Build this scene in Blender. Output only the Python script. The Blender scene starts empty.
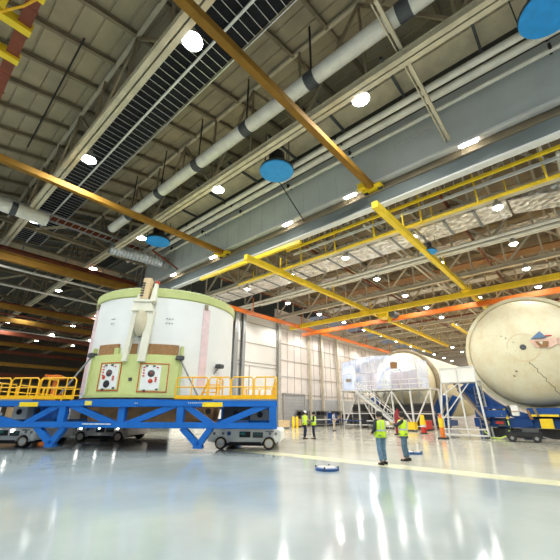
import bpy, bmesh, math, random
from mathutils import Vector, Matrix, Euler
random.seed(7)
S = bpy.context.scene
COL = S.collection
PI = math.pi
R = math.radians

# ------------------------------------------------------------------ materials
MATS = {}
def mat(name, col, rough=.5, metal=0., var=.06, scale=3., bump=0., bscale=40., emit=None, estr=0., alpha=1., spec=.5, stretch=None):
    m = bpy.data.materials.new(name); m.use_nodes = True
    nt = m.node_tree; b = nt.nodes['Principled BSDF']
    b.inputs['Roughness'].default_value = rough
    b.inputs['Metallic'].default_value = metal
    b.inputs['Alpha'].default_value = alpha
    b.inputs['Specular IOR Level'].default_value = spec
    tc = nt.nodes.new('ShaderNodeTexCoord')
    mp = nt.nodes.new('ShaderNodeMapping'); nt.links.new(tc.outputs['Object'], mp.inputs['Vector'])
    if stretch: mp.inputs['Scale'].default_value = stretch
    if var > 0:
        n = nt.nodes.new('ShaderNodeTexNoise'); n.inputs['Scale'].default_value = scale; n.inputs['Detail'].default_value = 5
        nt.links.new(mp.outputs['Vector'], n.inputs['Vector'])
        r = nt.nodes.new('ShaderNodeValToRGB')
        r.color_ramp.elements[0].position = .3; r.color_ramp.elements[1].position = .7
        r.color_ramp.elements[0].color = tuple(max(0, c*(1-var*1.6)) for c in col)+(1,)
        r.color_ramp.elements[1].color = tuple(min(1, c*(1+var)) for c in col)+(1,)
        nt.links.new(n.outputs['Fac'], r.inputs['Fac']); nt.links.new(r.outputs['Color'], b.inputs['Base Color'])
    else:
        b.inputs['Base Color'].default_value = tuple(col)+(1,)
    if bump > 0:
        n2 = nt.nodes.new('ShaderNodeTexNoise'); n2.inputs['Scale'].default_value = bscale
        nt.links.new(mp.outputs['Vector'], n2.inputs['Vector'])
        bp = nt.nodes.new('ShaderNodeBump'); bp.inputs['Strength'].default_value = bump
        nt.links.new(n2.outputs['Fac'], bp.inputs['Height']); nt.links.new(bp.outputs['Normal'], b.inputs['Normal'])
    if emit:
        b.inputs['Emission Color'].default_value = tuple(emit)+(1,); b.inputs['Emission Strength'].default_value = estr
    MATS[name] = m
    return m

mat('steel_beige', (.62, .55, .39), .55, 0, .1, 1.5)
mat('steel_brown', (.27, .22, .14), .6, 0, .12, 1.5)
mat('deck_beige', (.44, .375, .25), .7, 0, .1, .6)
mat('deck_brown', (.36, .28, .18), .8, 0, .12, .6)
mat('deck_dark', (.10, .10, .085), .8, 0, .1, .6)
mat('steel_pale', (.60, .54, .43), .5, 0, .08, 1.5)
mat('grey_sheet', (.62, .66, .66), .6, 0, .05, .5, bump=.05, bscale=2)
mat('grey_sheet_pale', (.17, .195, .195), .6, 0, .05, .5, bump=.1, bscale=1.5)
mat('white_trim', (.78, .79, .78), .5, 0, .03, 2)
mat('ochre', (.27, .13, .006), .75, 0, .12, 1.2)
mat('yellow', (.95, .66, .02), .5, 0, .08, 1.5)
mat('rail_yellow', (.95, .50, .01), .4, 0, .05, 3)
mat('rust_red', (.22, .05, .018), .55, 0, .15, 1.5)
mat('orange', (.72, .17, .015), .45, 0, .1, 1.5)
mat('pipe_white', (.84, .81, .72), .6, 0, .08, 1.5, bump=.1, bscale=8)
mat('black', (.018, .018, .02), .5, 0, .1, 4)
mat('black_panel', (.006, .007, .011), .9, 0, .2, 2)
mat('dark_grey', (.07, .075, .08), .5, 0, .1, 3)
mat('mid_grey', (.28, .29, .29), .5, 0, .08, 3)
mat('galvanised', (.62, .64, .66), .35, .7, .1, 4)
mat('vent_blue', (.012, .33, .84), .5, 0, .08, 2.5)
mat('truss_blue', (.008, .14, .53), .38, 0, .1, 1.3)
mat('cradle_blue', (.010, .07, .28), .4, 0, .12, 2)
mat('hatch_blue', (.02, .09, .27), .35, 0, .08, 3)
mat('foam_white', (.80, .81, .80), .6, 0, .025, .8, bump=.04, bscale=3)
mat('ring_green', (.50, .56, .22), .5, 0, .05, 2)
mat('primer_green', (.58, .64, .26), .45, 0, .05, 1.5)
mat('cork_brown', (.34, .18, .075), .8, 0, .12, 6, bump=.1, bscale=30)
mat('skirt_brown', (.52, .28, .12), .7, 0, .2, 2)
mat('cream', (.78, .75, .62), .5, 0, .04, 2)
mat('tan', (.75, .56, .33), .6, 0, .06, 3)
mat('pink_tape', (.78, .60, .62), .5, 0, .06, 4)
mat('red_edge', (.55, .06, .02), .5, 0, .1, 4)
mat('tank_side', (.74, .66, .46), .5, 0, .08, .5, bump=.03, bscale=2)
mat('agv_white', (.88, .88, .83), .4, 0, .05, 2)
mat('rubber', (.03, .03, .03), .7, 0, .1, 8)
mat('screen_teal', (.03, .30, .28), .2, 0, .1, 6)
mat('headlamp', (1, 1, 1), .3, 0, 0, emit=(1, .98, .92), estr=9)
mat('lens', (1, 1, 1), .3, 0, 0, emit=(.97, 1, .98), estr=40)
mat('lens_dim', (1, 1, 1), .3, 0, 0, emit=(1, .98, .92), estr=34)
mat('wall_white', (.80, .79, .76), .55, 0, .03, .4)
mat('wall_cream', (.76, .70, .66), .6, 0, .05, .5)
mat('wall_dado', (.44, .45, .46), .6, 0, .06, 1)
mat('girt', (.42, .40, .37), .6, 0, .1, 2)
mat('door_grey', (.40, .40, .41), .5, 0, .05, 1)
mat('far_wall', (.16, .13, .09), .8, 0, .1, .3)
mat('alu', (.72, .72, .70), .4, .3, .06, 3)
mat('platform_white', (.84, .83, .80), .5, 0, .03, 3)
mat('stair_brown', (.26, .20, .16), .6, 0, .1, 2)
mat('skin', (.55, .33, .23), .5, 0, .04, 8)
mat('hair_dark', (.025, .018, .014), .7, 0, .2, 30)
mat('hat_white', (.85, .85, .82), .3, 0, 0)
mat('vest_lime', (.68, 1.0, .03), .6, 0, .06, 12, bump=.15, bscale=20)
mat('stripe_silver', (.62, .66, .66), .35, .2, .04, 10)
mat('sleeve_dark', (.025, .03, .035), .8, 0, .15, 14, bump=.15, bscale=25)
mat('shirt_grey', (.45, .45, .47), .8, 0, .08, 12)
mat('jeans', (.16, .27, .39), .8, 0, .22, 9, bump=.2, bscale=25)
mat('jeans_dark', (.095, .175, .245), .8, 0, .22, 9, bump=.2, bscale=25)
mat('navy', (.012, .02, .05), .8, 0, .2, 9)
mat('khaki', (.52, .44, .32), .8, 0, .1, 9)
mat('shoe', (.015, .013, .012), .5, 0, .1, 10)
mat('stripe_paint', (.64, .62, .42), .3, 0, .08, 3)
mat('paint_yellow', (.80, .68, .12), .35, 0, .15, 8)
mat('cone_orange', (.85, .22, .03), .5, 0, .05, 4)
mat('red_cloth', (.24, .012, .02), .7, 0, .15, 6)
mat('cardboard', (.50, .34, .19), .8, 0, .1, 5)
mat('patch_pink', (.80, .55, .44), .5, 0, .1, 5)
mat('patch_blue', (.10, .20, .36), .5, 0, .05, 4)
mat('hose_green', (.55, .75, .12), .5, 0, 0)
mat('red_paint', (.60, .04, .03), .45, 0, .05, 4)

def foil():
    m = mat('foil', (.86, .83, .78), .30, .85, .06, 2)
    nt = m.node_tree; b = nt.nodes['Principled BSDF']
    v = nt.nodes.new('ShaderNodeTexVoronoi'); v.inputs['Scale'].default_value = 2.6
    tc = nt.nodes.new('ShaderNodeTexCoord'); nt.links.new(tc.outputs['Object'], v.inputs['Vector'])
    bp = nt.nodes.new('ShaderNodeBump'); bp.inputs['Strength'].default_value = 1.0; bp.inputs['Distance'].default_value = .22
    nt.links.new(v.outputs['Distance'], bp.inputs['Height']); nt.links.new(bp.outputs['Normal'], b.inputs['Normal'])
foil()
def plastic():
    m = mat('plastic_sheet', (.70, .78, .97), .2, 0, .04, 1, bump=.5, bscale=1.3, alpha=.36)
plastic()
def dome_mat():
    m = mat('dome_cream', (.76, .72, .52), .62, 0, .0)
    nt = m.node_tree; b = nt.nodes['Principled BSDF']
    tc = nt.nodes.new('ShaderNodeTexCoord')
    n = nt.nodes.new('ShaderNodeTexNoise'); n.inputs['Scale'].default_value = .7; n.inputs['Detail'].default_value = 8; n.inputs['Roughness'].default_value = .65
    nt.links.new(tc.outputs['Object'], n.inputs['Vector'])
    r = nt.nodes.new('ShaderNodeValToRGB'); e = r.color_ramp.elements
    e[0].position = .28; e[0].color = (.68, .58, .36, 1); e[1].position = .55; e[1].color = (.77, .73, .54, 1)
    x = e.new(.75); x.color = (.80, .78, .62, 1)
    nt.links.new(n.outputs['Fac'], r.inputs['Fac'])
    n2 = nt.nodes.new('ShaderNodeTexNoise'); n2.inputs['Scale'].default_value = 9; n2.inputs['Detail'].default_value = 3
    nt.links.new(tc.outputs['Object'], n2.inputs['Vector'])
    r2 = nt.nodes.new('ShaderNodeValToRGB'); r2.color_ramp.elements[0].position = .22; r2.color_ramp.elements[0].color = (.55, .45, .28, 1)
    r2.color_ramp.elements[1].position = .36; r2.color_ramp.elements[1].color = (1, 1, 1, 1)
    nt.links.new(n2.outputs['Fac'], r2.inputs['Fac'])
    mx = nt.nodes.new('ShaderNodeMix'); mx.data_type = 'RGBA'; mx.blend_type = 'MULTIPLY'; mx.inputs[0].default_value = .6
    nt.links.new(r.outputs['Color'], mx.inputs[6]); nt.links.new(r2.outputs['Color'], mx.inputs[7])
    nt.links.new(mx.outputs[2], b.inputs['Base Color'])
dome_mat()
def floor_mat():
    m = bpy.data.materials.new('floor_epoxy'); m.use_nodes = True; MATS['floor_epoxy'] = m
    nt = m.node_tree; b = nt.nodes['Principled BSDF']
    tc = nt.nodes.new('ShaderNodeTexCoord')
    sx = nt.nodes.new('ShaderNodeSeparateXYZ'); nt.links.new(tc.outputs['Object'], sx.inputs[0])
    gt = nt.nodes.new('ShaderNodeMath'); gt.operation = 'GREATER_THAN'; gt.inputs[1].default_value = 12.0
    nt.links.new(sx.outputs['X'], gt.inputs[0])
    n = nt.nodes.new('ShaderNodeTexNoise'); n.inputs['Scale'].default_value = .35; n.inputs['Detail'].default_value = 6
    nt.links.new(tc.outputs['Object'], n.inputs['Vector'])
    def ramp(c0, c1):
        r = nt.nodes.new('ShaderNodeValToRGB'); r.color_ramp.elements[0].position = .35; r.color_ramp.elements[1].position = .65
        r.color_ramp.elements[0].color = c0+(1,); r.color_ramp.elements[1].color = c1+(1,)
        nt.links.new(n.outputs['Fac'], r.inputs['Fac']); return r
    ra = ramp((.30, .35, .36), (.38, .43, .44)); rb = ramp((.56, .54, .44), (.64, .62, .52))
    mx = nt.nodes.new('ShaderNodeMix'); mx.data_type = 'RGBA'
    nt.links.new(gt.outputs[0], mx.inputs[0]); nt.links.new(ra.outputs['Color'], mx.inputs[6]); nt.links.new(rb.outputs['Color'], mx.inputs[7])
    nt.links.new(mx.outputs[2], b.inputs['Base Color'])
    n3 = nt.nodes.new('ShaderNodeTexNoise'); n3.inputs['Scale'].default_value = 1.1; n3.inputs['Detail'].default_value = 4
    nt.links.new(tc.outputs['Object'], n3.inputs['Vector'])
    mr = nt.nodes.new('ShaderNodeMapRange'); mr.inputs[3].default_value = .06; mr.inputs[4].default_value = .20
    nt.links.new(n3.outputs['Fac'], mr.inputs[0]); nt.links.new(mr.outputs[0], b.inputs['Roughness'])
    n2 = nt.nodes.new('ShaderNodeTexNoise'); n2.inputs['Scale'].default_value = .9; n2.inputs['Detail'].default_value = 2
    nt.links.new(tc.outputs['Object'], n2.inputs['Vector'])
    bp = nt.nodes.new('ShaderNodeBump'); bp.inputs['Strength'].default_value = .07; bp.inputs['Distance'].default_value = .10
    nt.links.new(n2.outputs['Fac'], bp.inputs['Height']); nt.links.new(bp.outputs['Normal'], b.inputs['Normal'])
floor_mat()

# ------------------------------------------------------------------ mesh helpers
class MB:
    def __init__(s): s.v = []; s.f = []; s.mi = []; s.m = 0
    def add(s, vs, fs):
        o = len(s.v); s.v += [tuple(v) for v in vs]
        for f in fs: s.f.append(tuple(i+o for i in f)); s.mi.append(s.m)
        return s
    def box(s, c, d, rot=None):
        x, y, z = d[0]/2, d[1]/2, d[2]/2
        vs = [Vector(p) for p in ((-x,-y,-z),(x,-y,-z),(x,y,-z),(-x,y,-z),(-x,-y,z),(x,-y,z),(x,y,z),(-x,y,z))]
        M = Euler(rot).to_matrix() if rot else Matrix.Identity(3)
        c = Vector(c)
        return s.add([M @ v + c for v in vs], [(0,3,2,1),(4,5,6,7),(0,1,5,4),(1,2,6,5),(2,3,7,6),(3,0,4,7)])
    def frame(s, d, up=(0,0,1)):
        d = Vector(d).normalized(); up = Vector(up)
        if abs(d.dot(up)) > .98: up = Vector((1,0,0)) if abs(d.x) < .9 else Vector((0,1,0))
        a = d.cross(up).normalized(); b = a.cross(d).normalized()
        return a, b, d
    def beam(s, p0, p1, w, h, up=(0,0,1)):
        p0, p1 = Vector(p0), Vector(p1); a, b, d = s.frame(p1-p0, up)
        vs = []
        for p in (p0, p1):
            for i, j in ((-1,-1),(1,-1),(1,1),(-1,1)): vs.append(p + a*i*w/2 + b*j*h/2)
        return s.add(vs, [(3,2,1,0),(4,5,6,7),(0,1,5,4),(1,2,6,5),(2,3,7,6),(3,0,4,7)])
    def ibeam(s, p0, p1, w, h, t=.03, up=(0,0,1)):
        p0, p1 = Vector(p0), Vector(p1); a, b, d = s.frame(p1-p0, up)
        s.beam(p0+b*(h/2-t/2), p1+b*(h/2-t/2), w, t, up); s.beam(p0-b*(h/2-t/2), p1-b*(h/2-t/2), w, t, up)
        return s.beam(p0, p1, t, h-2*t, up)
    def tube(s, pts, r, n=10, cap=True):
        pts = [Vector(p) for p in pts]; rings = []; o = len(s.v); vs = []
        a = None
        for i, p in enumerate(pts):
            d = (pts[min(i+1, len(pts)-1)] - pts[max(i-1, 0)]).normalized()
            if a is None: a, b, _ = s.frame(d)
            a = (a - d*a.dot(d)).normalized(); b = d.cross(a)
            rr = r[i] if isinstance(r, (list, tuple)) else r
            for k in range(n):
                t = 2*PI*k/n; vs.append(p + a*rr*math.cos(t) + b*rr*math.sin(t))
        fs = []
        for i in range(len(pts)-1):
            for k in range(n):
                k2 = (k+1) % n; fs.append((i*n+k, i*n+k2, (i+1)*n+k2, (i+1)*n+k))
        if cap: fs.append(tuple(range(n-1, -1, -1))); fs.append(tuple((len(pts)-1)*n+k for k in range(n)))
        return s.add(vs, fs)
    def lathe(s, prof, c=(0,0,0), axis=(0,0,1), n=32, a0=0., a1=2*PI):
        a, b, d = s.frame(axis); c = Vector(c); full = abs(a1-a0-2*PI) < 1e-6
        m = n if full else n+1; vs = []
        for r, h in prof:
            for k in range(m):
                t = a0+(a1-a0)*k/n; vs.append(c + d*h + a*r*math.cos(t) + b*r*math.sin(t))
        fs = []
        for i in range(len(prof)-1):
            for k in range(n):
                k2 = (k+1) % m if full else k+1
                fs.append((i*m+k, i*m+k2, (i+1)*m+k2, (i+1)*m+k))
        return s.add(vs, fs)
    def prism(s, poly, off):
        n = len(poly); off = Vector(off); p = [Vector(q) for q in poly]
        return s.add(p+[q+off for q in p], [tuple(range(n-1,-1,-1)), tuple(range(n,2*n))]+[(i,(i+1)%n,(i+1)%n+n,i+n) for i in range(n)])
    def loft(s, rings, cap=True):
        n = len(rings[0]); vs = [p for r in rings for p in r]; fs = []
        for i in range(len(rings)-1):
            for k in range(n):
                k2 = (k+1) % n; fs.append((i*n+k, i*n+k2, (i+1)*n+k2, (i+1)*n+k))
        if cap: fs.append(tuple(range(n-1,-1,-1))); fs.append(tuple((len(rings)-1)*n+k for k in range(n)))
        return s.add(vs, fs)
    def build(s, name, mats, parent=None, smooth=False, loc=None, bevel=0):
        me = bpy.data.meshes.new(name); me.from_pydata(s.v, [], s.f)
        if not isinstance(mats, (list, tuple)): mats = [mats]
        for m in mats: me.materials.append(MATS[m])
        me.polygons.foreach_set('material_index', s.mi)
        bm = bmesh.new(); bm.from_mesh(me); bmesh.ops.recalc_face_normals(bm, faces=bm.faces)
        if bevel: bmesh.ops.bevel(bm, geom=list(bm.edges), offset=bevel, segments=2, affect='EDGES', clamp_overlap=True)
        bm.to_mesh(me); bm.free()
        if smooth:
            me.polygons.foreach_set('use_smooth', [True]*len(me.polygons)); me.set_sharp_from_angle(angle=R(38))
        o = bpy.data.objects.new(name, me); COL.objects.link(o)
        if parent: o.parent = parent
        if loc: o.location = loc
        return o

def tag(o, label, cat, group=None):
    o['label'] = label; o['category'] = cat
    if group: o['group'] = group
    return o
def thing(name, label, cat, loc=(0,0,0), rz=0, group=None):
    o = bpy.data.objects.new(name, None); COL.objects.link(o); o.empty_display_size = .2
    o.location = loc; o.rotation_euler = (0,0,rz)
    return tag(o, label, cat, group)
def struct(mb, name, m, **k):
    o = mb.build(name, m, **k); o['kind'] = 'structure'; return o
def copy_tree(o, parent=None):
    c = o.copy(); COL.objects.link(c)
    if parent: c.parent = parent
    for ch in list(o.children): copy_tree(ch, c)
    return c
def bx(c, d, rot=None): return MB().box(c, d, rot)
ORD = ['nearest', 'second', 'third', 'fourth', 'fifth', 'sixth', 'seventh', 'eighth', 'ninth', 'tenth', 'eleventh', 'twelfth',
       'thirteenth', 'fourteenth', 'fifteenth', 'sixteenth', 'seventeenth', 'eighteenth', 'nineteenth', 'twentieth', 'twenty-first', 'twenty-second', 'twenty-third', 'twenty-fourth', 'twenty-fifth']

# ------------------------------------------------------------------ camera
cam = bpy.data.cameras.new('camera'); co = bpy.data.objects.new('camera', cam); COL.objects.link(co)
cam.sensor_width = 36; cam.lens = 36*339/560; cam.clip_end = 500; cam.clip_start = .05
rx = Vector((.66125716, -.75015496, .0025492)); ry = Vector((.27397882, .23834446, -.93173361)); rz = Vector((.698337, .61681395, .36313356))
# rows above: world components of the camera's right, down and forward axes
Mx = Matrix((rx, -ry, -rz)).transposed().to_4x4(); Mx.translation = (0, 0, 1.72)
co.matrix_world = Mx; S.camera = co

# ------------------------------------------------------------------ the setting
XB = 18.0            # plane of the grey band between the two bays
YW = 30.0            # plane of the white wall
struct(MB().add([(-30,-25,0),(100,-25,0),(100,125,0),(-30,125,0)], [(0,1,2,3)]), 'floor', 'floor_epoxy')
struct(MB().box((12.5, -2, .003), (.8, 32, .006)), 'trim_1', 'stripe_paint')
struct(MB().lathe([(2.9,.003),(3.05,.003)], (27.5, 1.6, .002), n=40, a0=PI*.9, a1=PI*1.55), 'trim_2', 'paint_yellow')
def zdeck(x): return 22.0+(x-4.3)*.2
mb = MB()
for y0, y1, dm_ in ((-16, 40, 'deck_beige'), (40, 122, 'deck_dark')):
  mb = MB()
  for i in range(30):          # folded deck sheets, ribs running along the hall
      xa = -13+i*1.05; xb = xa+1.05
      if xa > 18: break
      xb = min(xb, 18.4)
      za, zb = zdeck(xa), zdeck(xb)
      mb.add([(xa,y0,za),(xb-.14,y0,zb),(xb-.14,y1,zb),(xa,y1,za)], [(0,1,2,3)])
      mb.add([(xb-.14,y0,zb),(xb-.10,y0,zb+.09),(xb-.10,y1,zb+.09),(xb-.14,y1,zb)], [(0,1,2,3)])
      mb.add([(xb-.10,y0,zb+.09),(xb-.04,y0,zb+.09),(xb-.04,y1,zb+.09),(xb-.10,y1,zb+.09)], [(0,1,2,3)])
      mb.add([(xb-.04,y0,zb+.09),(xb,y0,zb),(xb,y1,zb),(xb-.04,y1,zb+.09)], [(0,1,2,3)])
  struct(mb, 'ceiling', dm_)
mb = MB()
for i in range(74):
    xa = 18.2+i*1.05
    mb.add([(xa,-16,16.6),(xa+.93,-16,16.6),(xa+.93,30.2,16.6),(xa,30.2,16.6)], [(0,1,2,3)])
    mb.add([(xa+.93,-16,16.6),(xa+.99,-16,16.68),(xa+.99,30.2,16.68),(xa+.93,30.2,16.6)], [(0,1,2,3)])
    mb.add([(xa+.99,-16,16.68),(xa+1.05,-16,16.6),(xa+1.05,30.2,16.6),(xa+.99,30.2,16.68)], [(0,1,2,3)])
struct(mb, 'ceiling', 'deck_brown')
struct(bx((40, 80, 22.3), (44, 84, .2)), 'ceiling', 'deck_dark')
# white wall: bright panels, then the taller riveted cladding, then the grey dado
mb = MB()
mb.m = 0; mb.box((26.2, YW+.25, 6.6), (14.4, .3, 13.2)); mb.m = 1; mb.box((64, YW+.35, 7.5), (61.2, .3, 15)); mb.m = 2; mb.box((64, YW+.14, 1.7), (61.2, .12, 3.4))
struct(mb, 'wall_back', ['wall_white', 'wall_cream', 'wall_dado'])
mb = MB()
for z in (6.9, 7.3, 9.6, 12.1): mb.box((26.2, YW+.08, z), (14.4, .06, .10))
for z in (3.9, 6.1, 8.2, 10.4, 12.5): mb.box((64, YW+.16, z), (61.2, .08, .09))
for x in (28.6,): mb.box((x, YW+.08, 5.2), (.12, .06, 3.4))
for k in range(40): mb.box((34.2+k*1.5, YW+.18, 8), (.05, .06, 9))
struct(mb, 'trim_3', 'girt')
mb = MB(); mb.box((64, YW+.1, .12), (61, .1, .24)); struct(mb, 'baseboard_back', 'dark_grey')
struct(bx((96, 8, 8.5), (.3, 60, 17)), 'wall_right', 'wall_cream')
struct(bx((20, 121, 11), (110, .4, 24)), 'wall_far', 'far_wall')
# grey band between the high bay and the low bay
mb = MB(); mb.box((XB+.15, 9, 17.7), (.3, 58, 3.9))
for k in range(40): mb.box((XB-.01, -18+k*1.5, 17.7), (.02, .03, 3.9))
struct(mb, 'wall_divider', 'grey_sheet')
struct(bx((XB, 9, 15.78), (.42, 58, .16)), 'trim_4', 'white_trim')
struct(MB().box((XB+.35, 9, 15.35), (.1, 58, .8)).box((XB+.02, 9, 15.02), (.3, 58, .08)), 'trim_5', 'steel_brown')
mb = MB(); rings = []
for k in range(59):
    y = -20+k; w = .10*math.sin(k*.9)+.06*math.sin(k*2.3)
    rings.append([(XB-.02+w*.3, y, 14.98), (XB+.10+w, y, 14.7), (XB+.02+w, y, 14.15), (XB+.12+w, y, 14.15), (XB+.2+w, y, 14.7), (XB+.08, y, 14.98)])
mb.loft(rings); struct(mb, 'wall_divider', 'grey_sheet_pale', smooth=True)
struct(bx((XB+.2, 9, 14.1), (.5, 58, .1)), 'trim_6', 'white_trim')
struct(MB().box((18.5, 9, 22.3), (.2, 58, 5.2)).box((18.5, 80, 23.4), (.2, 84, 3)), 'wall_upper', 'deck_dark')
# roll-up door and jambs
d = struct(bx((36.9, YW+.02, 1.9), (4.2, .1, 3.8)), 'door_1', 'door_grey')
mb = MB()
for z in range(9): mb.box((36.9, YW-.05, .3+z*.42), (4.1, .04, .03))
x_ = mb.build('door_slat', 'mid_grey', d)
MB().box((34.7, YW-.02, 2), (.16, .2, 4)).box((39.1, YW-.02, 2), (.16, .2, 4)).box((36.9, YW-.02, 3.95), (4.6, .2, .16)).build('door_frame', 'girt', d)

# wall columns
def column(x, w, z1, lab, m='girt'):
    t = thing('wall_column', lab, 'column', (x, YW-.25, 0))
    MB().ibeam((0,0,0), (0,0,z1), w, .4, .05, up=(0,1,0)).build('shaft', m, t)
    MB().box((0,0,.03), (w+.2, .55, .06)).build('base_plate', m, t)
column(25.9, .55, 13.1, 'grey steel wall column just right of the white rocket section', 'mid_grey')
column(27.1, .45, 13.1, 'second grey steel wall column right of the white rocket section, beside white panels', 'mid_grey')
column(33.5, .5, 13.1, 'steel wall column where the white panels meet the cream cladding')
column(40.2, .24, 13.0, 'dark steel wall column right beside the grey roll-up door', 'steel_pale')
column(43.2, .24, 13.0, 'steel wall column behind the two workers standing by the wall', 'steel_pale')
column(47.6, .22, 13.0, 'steel wall column left of the plastic wrapped enclosure', 'steel_pale')

# ------------------------------------------------------------------ roof trusses
def truss(name, label, X, ya, yb, zb, zt, panel, mchord, mweb, twin, group, cw=.22, web=.13):
    t = thing(name, label, 'roof truss', (X, ya, zb), 0, group)
    L = yb-ya; H = zt-zb
    mb = MB()
    if twin:
        for s in (-1, 1): mb.ibeam((s*.17, 0, 0), (s*.17, L, 0), .26, .42, .05)
    else: mb.ibeam((0,0,0), (0,L,0), cw*1.5, cw*1.4, .05)
    mb.build('bottom_chord', mchord, t)
    MB().ibeam((0,0,H), (0,L,H), cw, cw, .04).build('top_chord', mchord, t)
    n = int(L/panel)
    for i in range(n+1):
        y = i*panel
        MB().beam((0,y,.2), (0,y,H-.1), web, web).build('web_post', mweb, t)
        if i < n:
            a, b = ((y, y+panel) if i % 2 else (y+panel, y))
            MB().beam((.03,a,.15), (.03,b,H-.12), web, web*1.3).build('web_diagonal', mweb, t)
    return t
def splice(t): pass
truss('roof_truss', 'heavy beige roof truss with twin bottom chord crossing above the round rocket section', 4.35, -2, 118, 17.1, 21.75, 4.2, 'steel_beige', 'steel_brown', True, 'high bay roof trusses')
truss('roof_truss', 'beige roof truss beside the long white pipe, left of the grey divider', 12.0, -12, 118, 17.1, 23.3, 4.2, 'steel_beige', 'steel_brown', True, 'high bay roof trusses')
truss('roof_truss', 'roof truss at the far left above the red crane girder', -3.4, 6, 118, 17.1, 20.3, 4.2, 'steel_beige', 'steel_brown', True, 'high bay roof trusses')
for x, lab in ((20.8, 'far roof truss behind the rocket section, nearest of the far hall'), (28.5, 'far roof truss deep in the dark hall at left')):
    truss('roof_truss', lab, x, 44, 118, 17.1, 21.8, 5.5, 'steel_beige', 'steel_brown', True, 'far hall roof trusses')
low_x = [20.7, 26.5, 32.4, 37.9, 43.2, 48.6, 54.6, 60.5, 66.4, 72.3, 78.2, 84.1]
low_l = ['beside the silver foil duct', 'right behind the silver foil duct', 'above the long yellow crane bridge', 'just beyond the orange crane bridge',
         'above the large cream dome', 'above the plastic wrapped enclosure', 'beyond the enclosure tank', 'seen between the two tanks', 'deep in the low bay', 'deeper in the low bay', 'farthest but one', 'farthest of all']
for i, x in enumerate(low_x):
    truss('low_bay_truss', f'{ORD[i]} pale low bay roof truss from the grey divider, {low_l[i]}', x, -10, 29.6, 13.35, 16.2, 2.6, 'steel_pale', 'steel_pale', False, 'low bay roof trusses', .26, .12)

for i, y in enumerate((-.9, 4.3, 9.3, 14.6, 19.8, 25.2)):
    t = thing('bridging_truss', f'{ORD[i]} thin brown bridging truss between the low bay trusses, counted from the right edge', 'roof truss', (18.6, y, 14.5), 0, 'low bay bridging trusses')
    for z_ in (0, 1.5): MB().beam((0,0,z_), (66,0,z_), .12, .14).build('chord', 'steel_brown' if i % 2 else 'steel_pale', t)
    for k in range(22): MB().beam((k*3.0,0,0 if k % 2 else 1.5), (k*3.0+3.0,0,1.5 if k % 2 else 0), .09, .09, up=(0,1,0)).build('web_diagonal', 'steel_brown' if k % 3 else 'steel_pale', t)
# cross trusses of the far dark hall
for i, (y, z) in enumerate(((36.2, 17.9), (45.6, 17.7), (56, 17.7), (70, 17.7), (86, 17.7))):
    t = thing('cross_truss', f'{ORD[i]} dark cross truss over the far hall, seen left of the rocket section', 'roof truss', (-5, y, z), 0, 'dark cross trusses')
    Lx = 22 if i < 1 else 45
    for z_, nm in ((0, 'bottom_chord'), (1.9, 'top_chord')): MB().ibeam((0,0,z_), (Lx,0,z_), .35, .35, .05, up=(0,0,1)).build(nm, 'steel_brown', t)
    k = 0
    while k*3.6+3.6 < Lx:
        a, b = ((0, 3.6) if k % 2 else (3.6, 0))
        MB().beam((k*3.6+a,0,0), (k*3.6+b,0,1.9), .22, .22, up=(0,1,0)).build('web_diagonal', 'steel_beige' if k % 3 == 0 else 'steel_brown', t); k += 1

# purlins
def purlin(y, x0, x1, z0, z1, label, group, w=.22, h=.3, m='steel_brown'):
    mb = MB().ibeam((x0-x0,0,0), (x1-x0,0,z1-z0), w, h, .04)
    o = mb.build('roof_purlin', m, None, loc=(x0, y, z0)); tag(o, label, 'roof beam', group)
for i in range(21):
    purlin(1.6+i*2.63, -12, 17.9, zdeck(-12)-.2, zdeck(17.9)-.2, f'{ORD[i]} dark purlin across the sheeted high bay roof, counted from above the viewer', 'high bay purlins')
for i in range(13):
    purlin(-3+i*2.62, 18.4, 66, 16.4, 16.4, f'{ORD[i]} pale purlin across the low bay roof, counted from the right edge', 'low bay purlins', .16, .22, 'steel_pale')

# catwalk of dark panels and white bars
t = thing('roof_catwalk', 'long dark panelled strip with thin white crossbars beside the beige truss', 'catwalk', (5.1, 4, 19.5))
mb = MB().box((1.4, 20, .25), (2.75, 40, .06)); mb.build('floor_panel', 'black_panel', t)
mb = MB()
for k in range(77): mb.beam((0, k*.52, .10), (2.83, k*.52, .10), .026, .03)
mb.build('crossbar_grille', 'galvanised', t)
MB().beam((1.5, 0, 0), (1.5, 40, 0), .12, .1).build('centre_rail', 'white_trim', t)
MB().beam((2.83, 0, .08), (2.83, 40, .08), .05, .12).build('edge_rail', 'galvanised', t)
MB().beam((0, 0, .08), (0, 40, .08), .05, .12).build('edge_rail', 'galvanised', t)
for k in range(5): MB().beam((1.5, 2+k*6.5, .2), (1.5, 2+k*6.5, 2.2), .06, .06).build('hanger_rod', 'dark_grey', t)

# the long white pipe with dark clamps
t = thing('ventilation_pipe', 'long white insulated pipe with dark clamps under the high roof', 'pipe', (10.9, -6, 18.4))
MB().tube([(0,0,0),(0,37.5,0)], .42, 20).build('pipe', 'pipe_white', t, smooth=True)
for k in range(7):
    c = MB().tube([(0,3.2+k*5.1-.3,0),(0,3.2+k*5.1+.3,0)], .46, 20).build('clamp', 'dark_grey', t, smooth=True)
    MB().beam((0,3.2+k*5.1,.4), (0,3.2+k*5.1,4.3), .1, .06).build('hanger', 'black', t)
t = thing('ventilation_pipe', 'short white pipe crossing at far left behind the ochre girder', 'pipe', (-4, 30.5, 16.4))
MB().tube([(0,0,0),(9.5,0,0)], .5, 18).build('pipe', 'pipe_white', t, smooth=True)
for k in range(2): MB().tube([(3+k*4,0,0),(3.4+k*4,0,0)], .54, 18).build('clamp', 'dark_grey', t, smooth=True)
t = thing('corrugated_duct', 'grey corrugated duct ending beside the blue diffuser above the rocket section', 'duct', (11.6, 33, 17.0))
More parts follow.
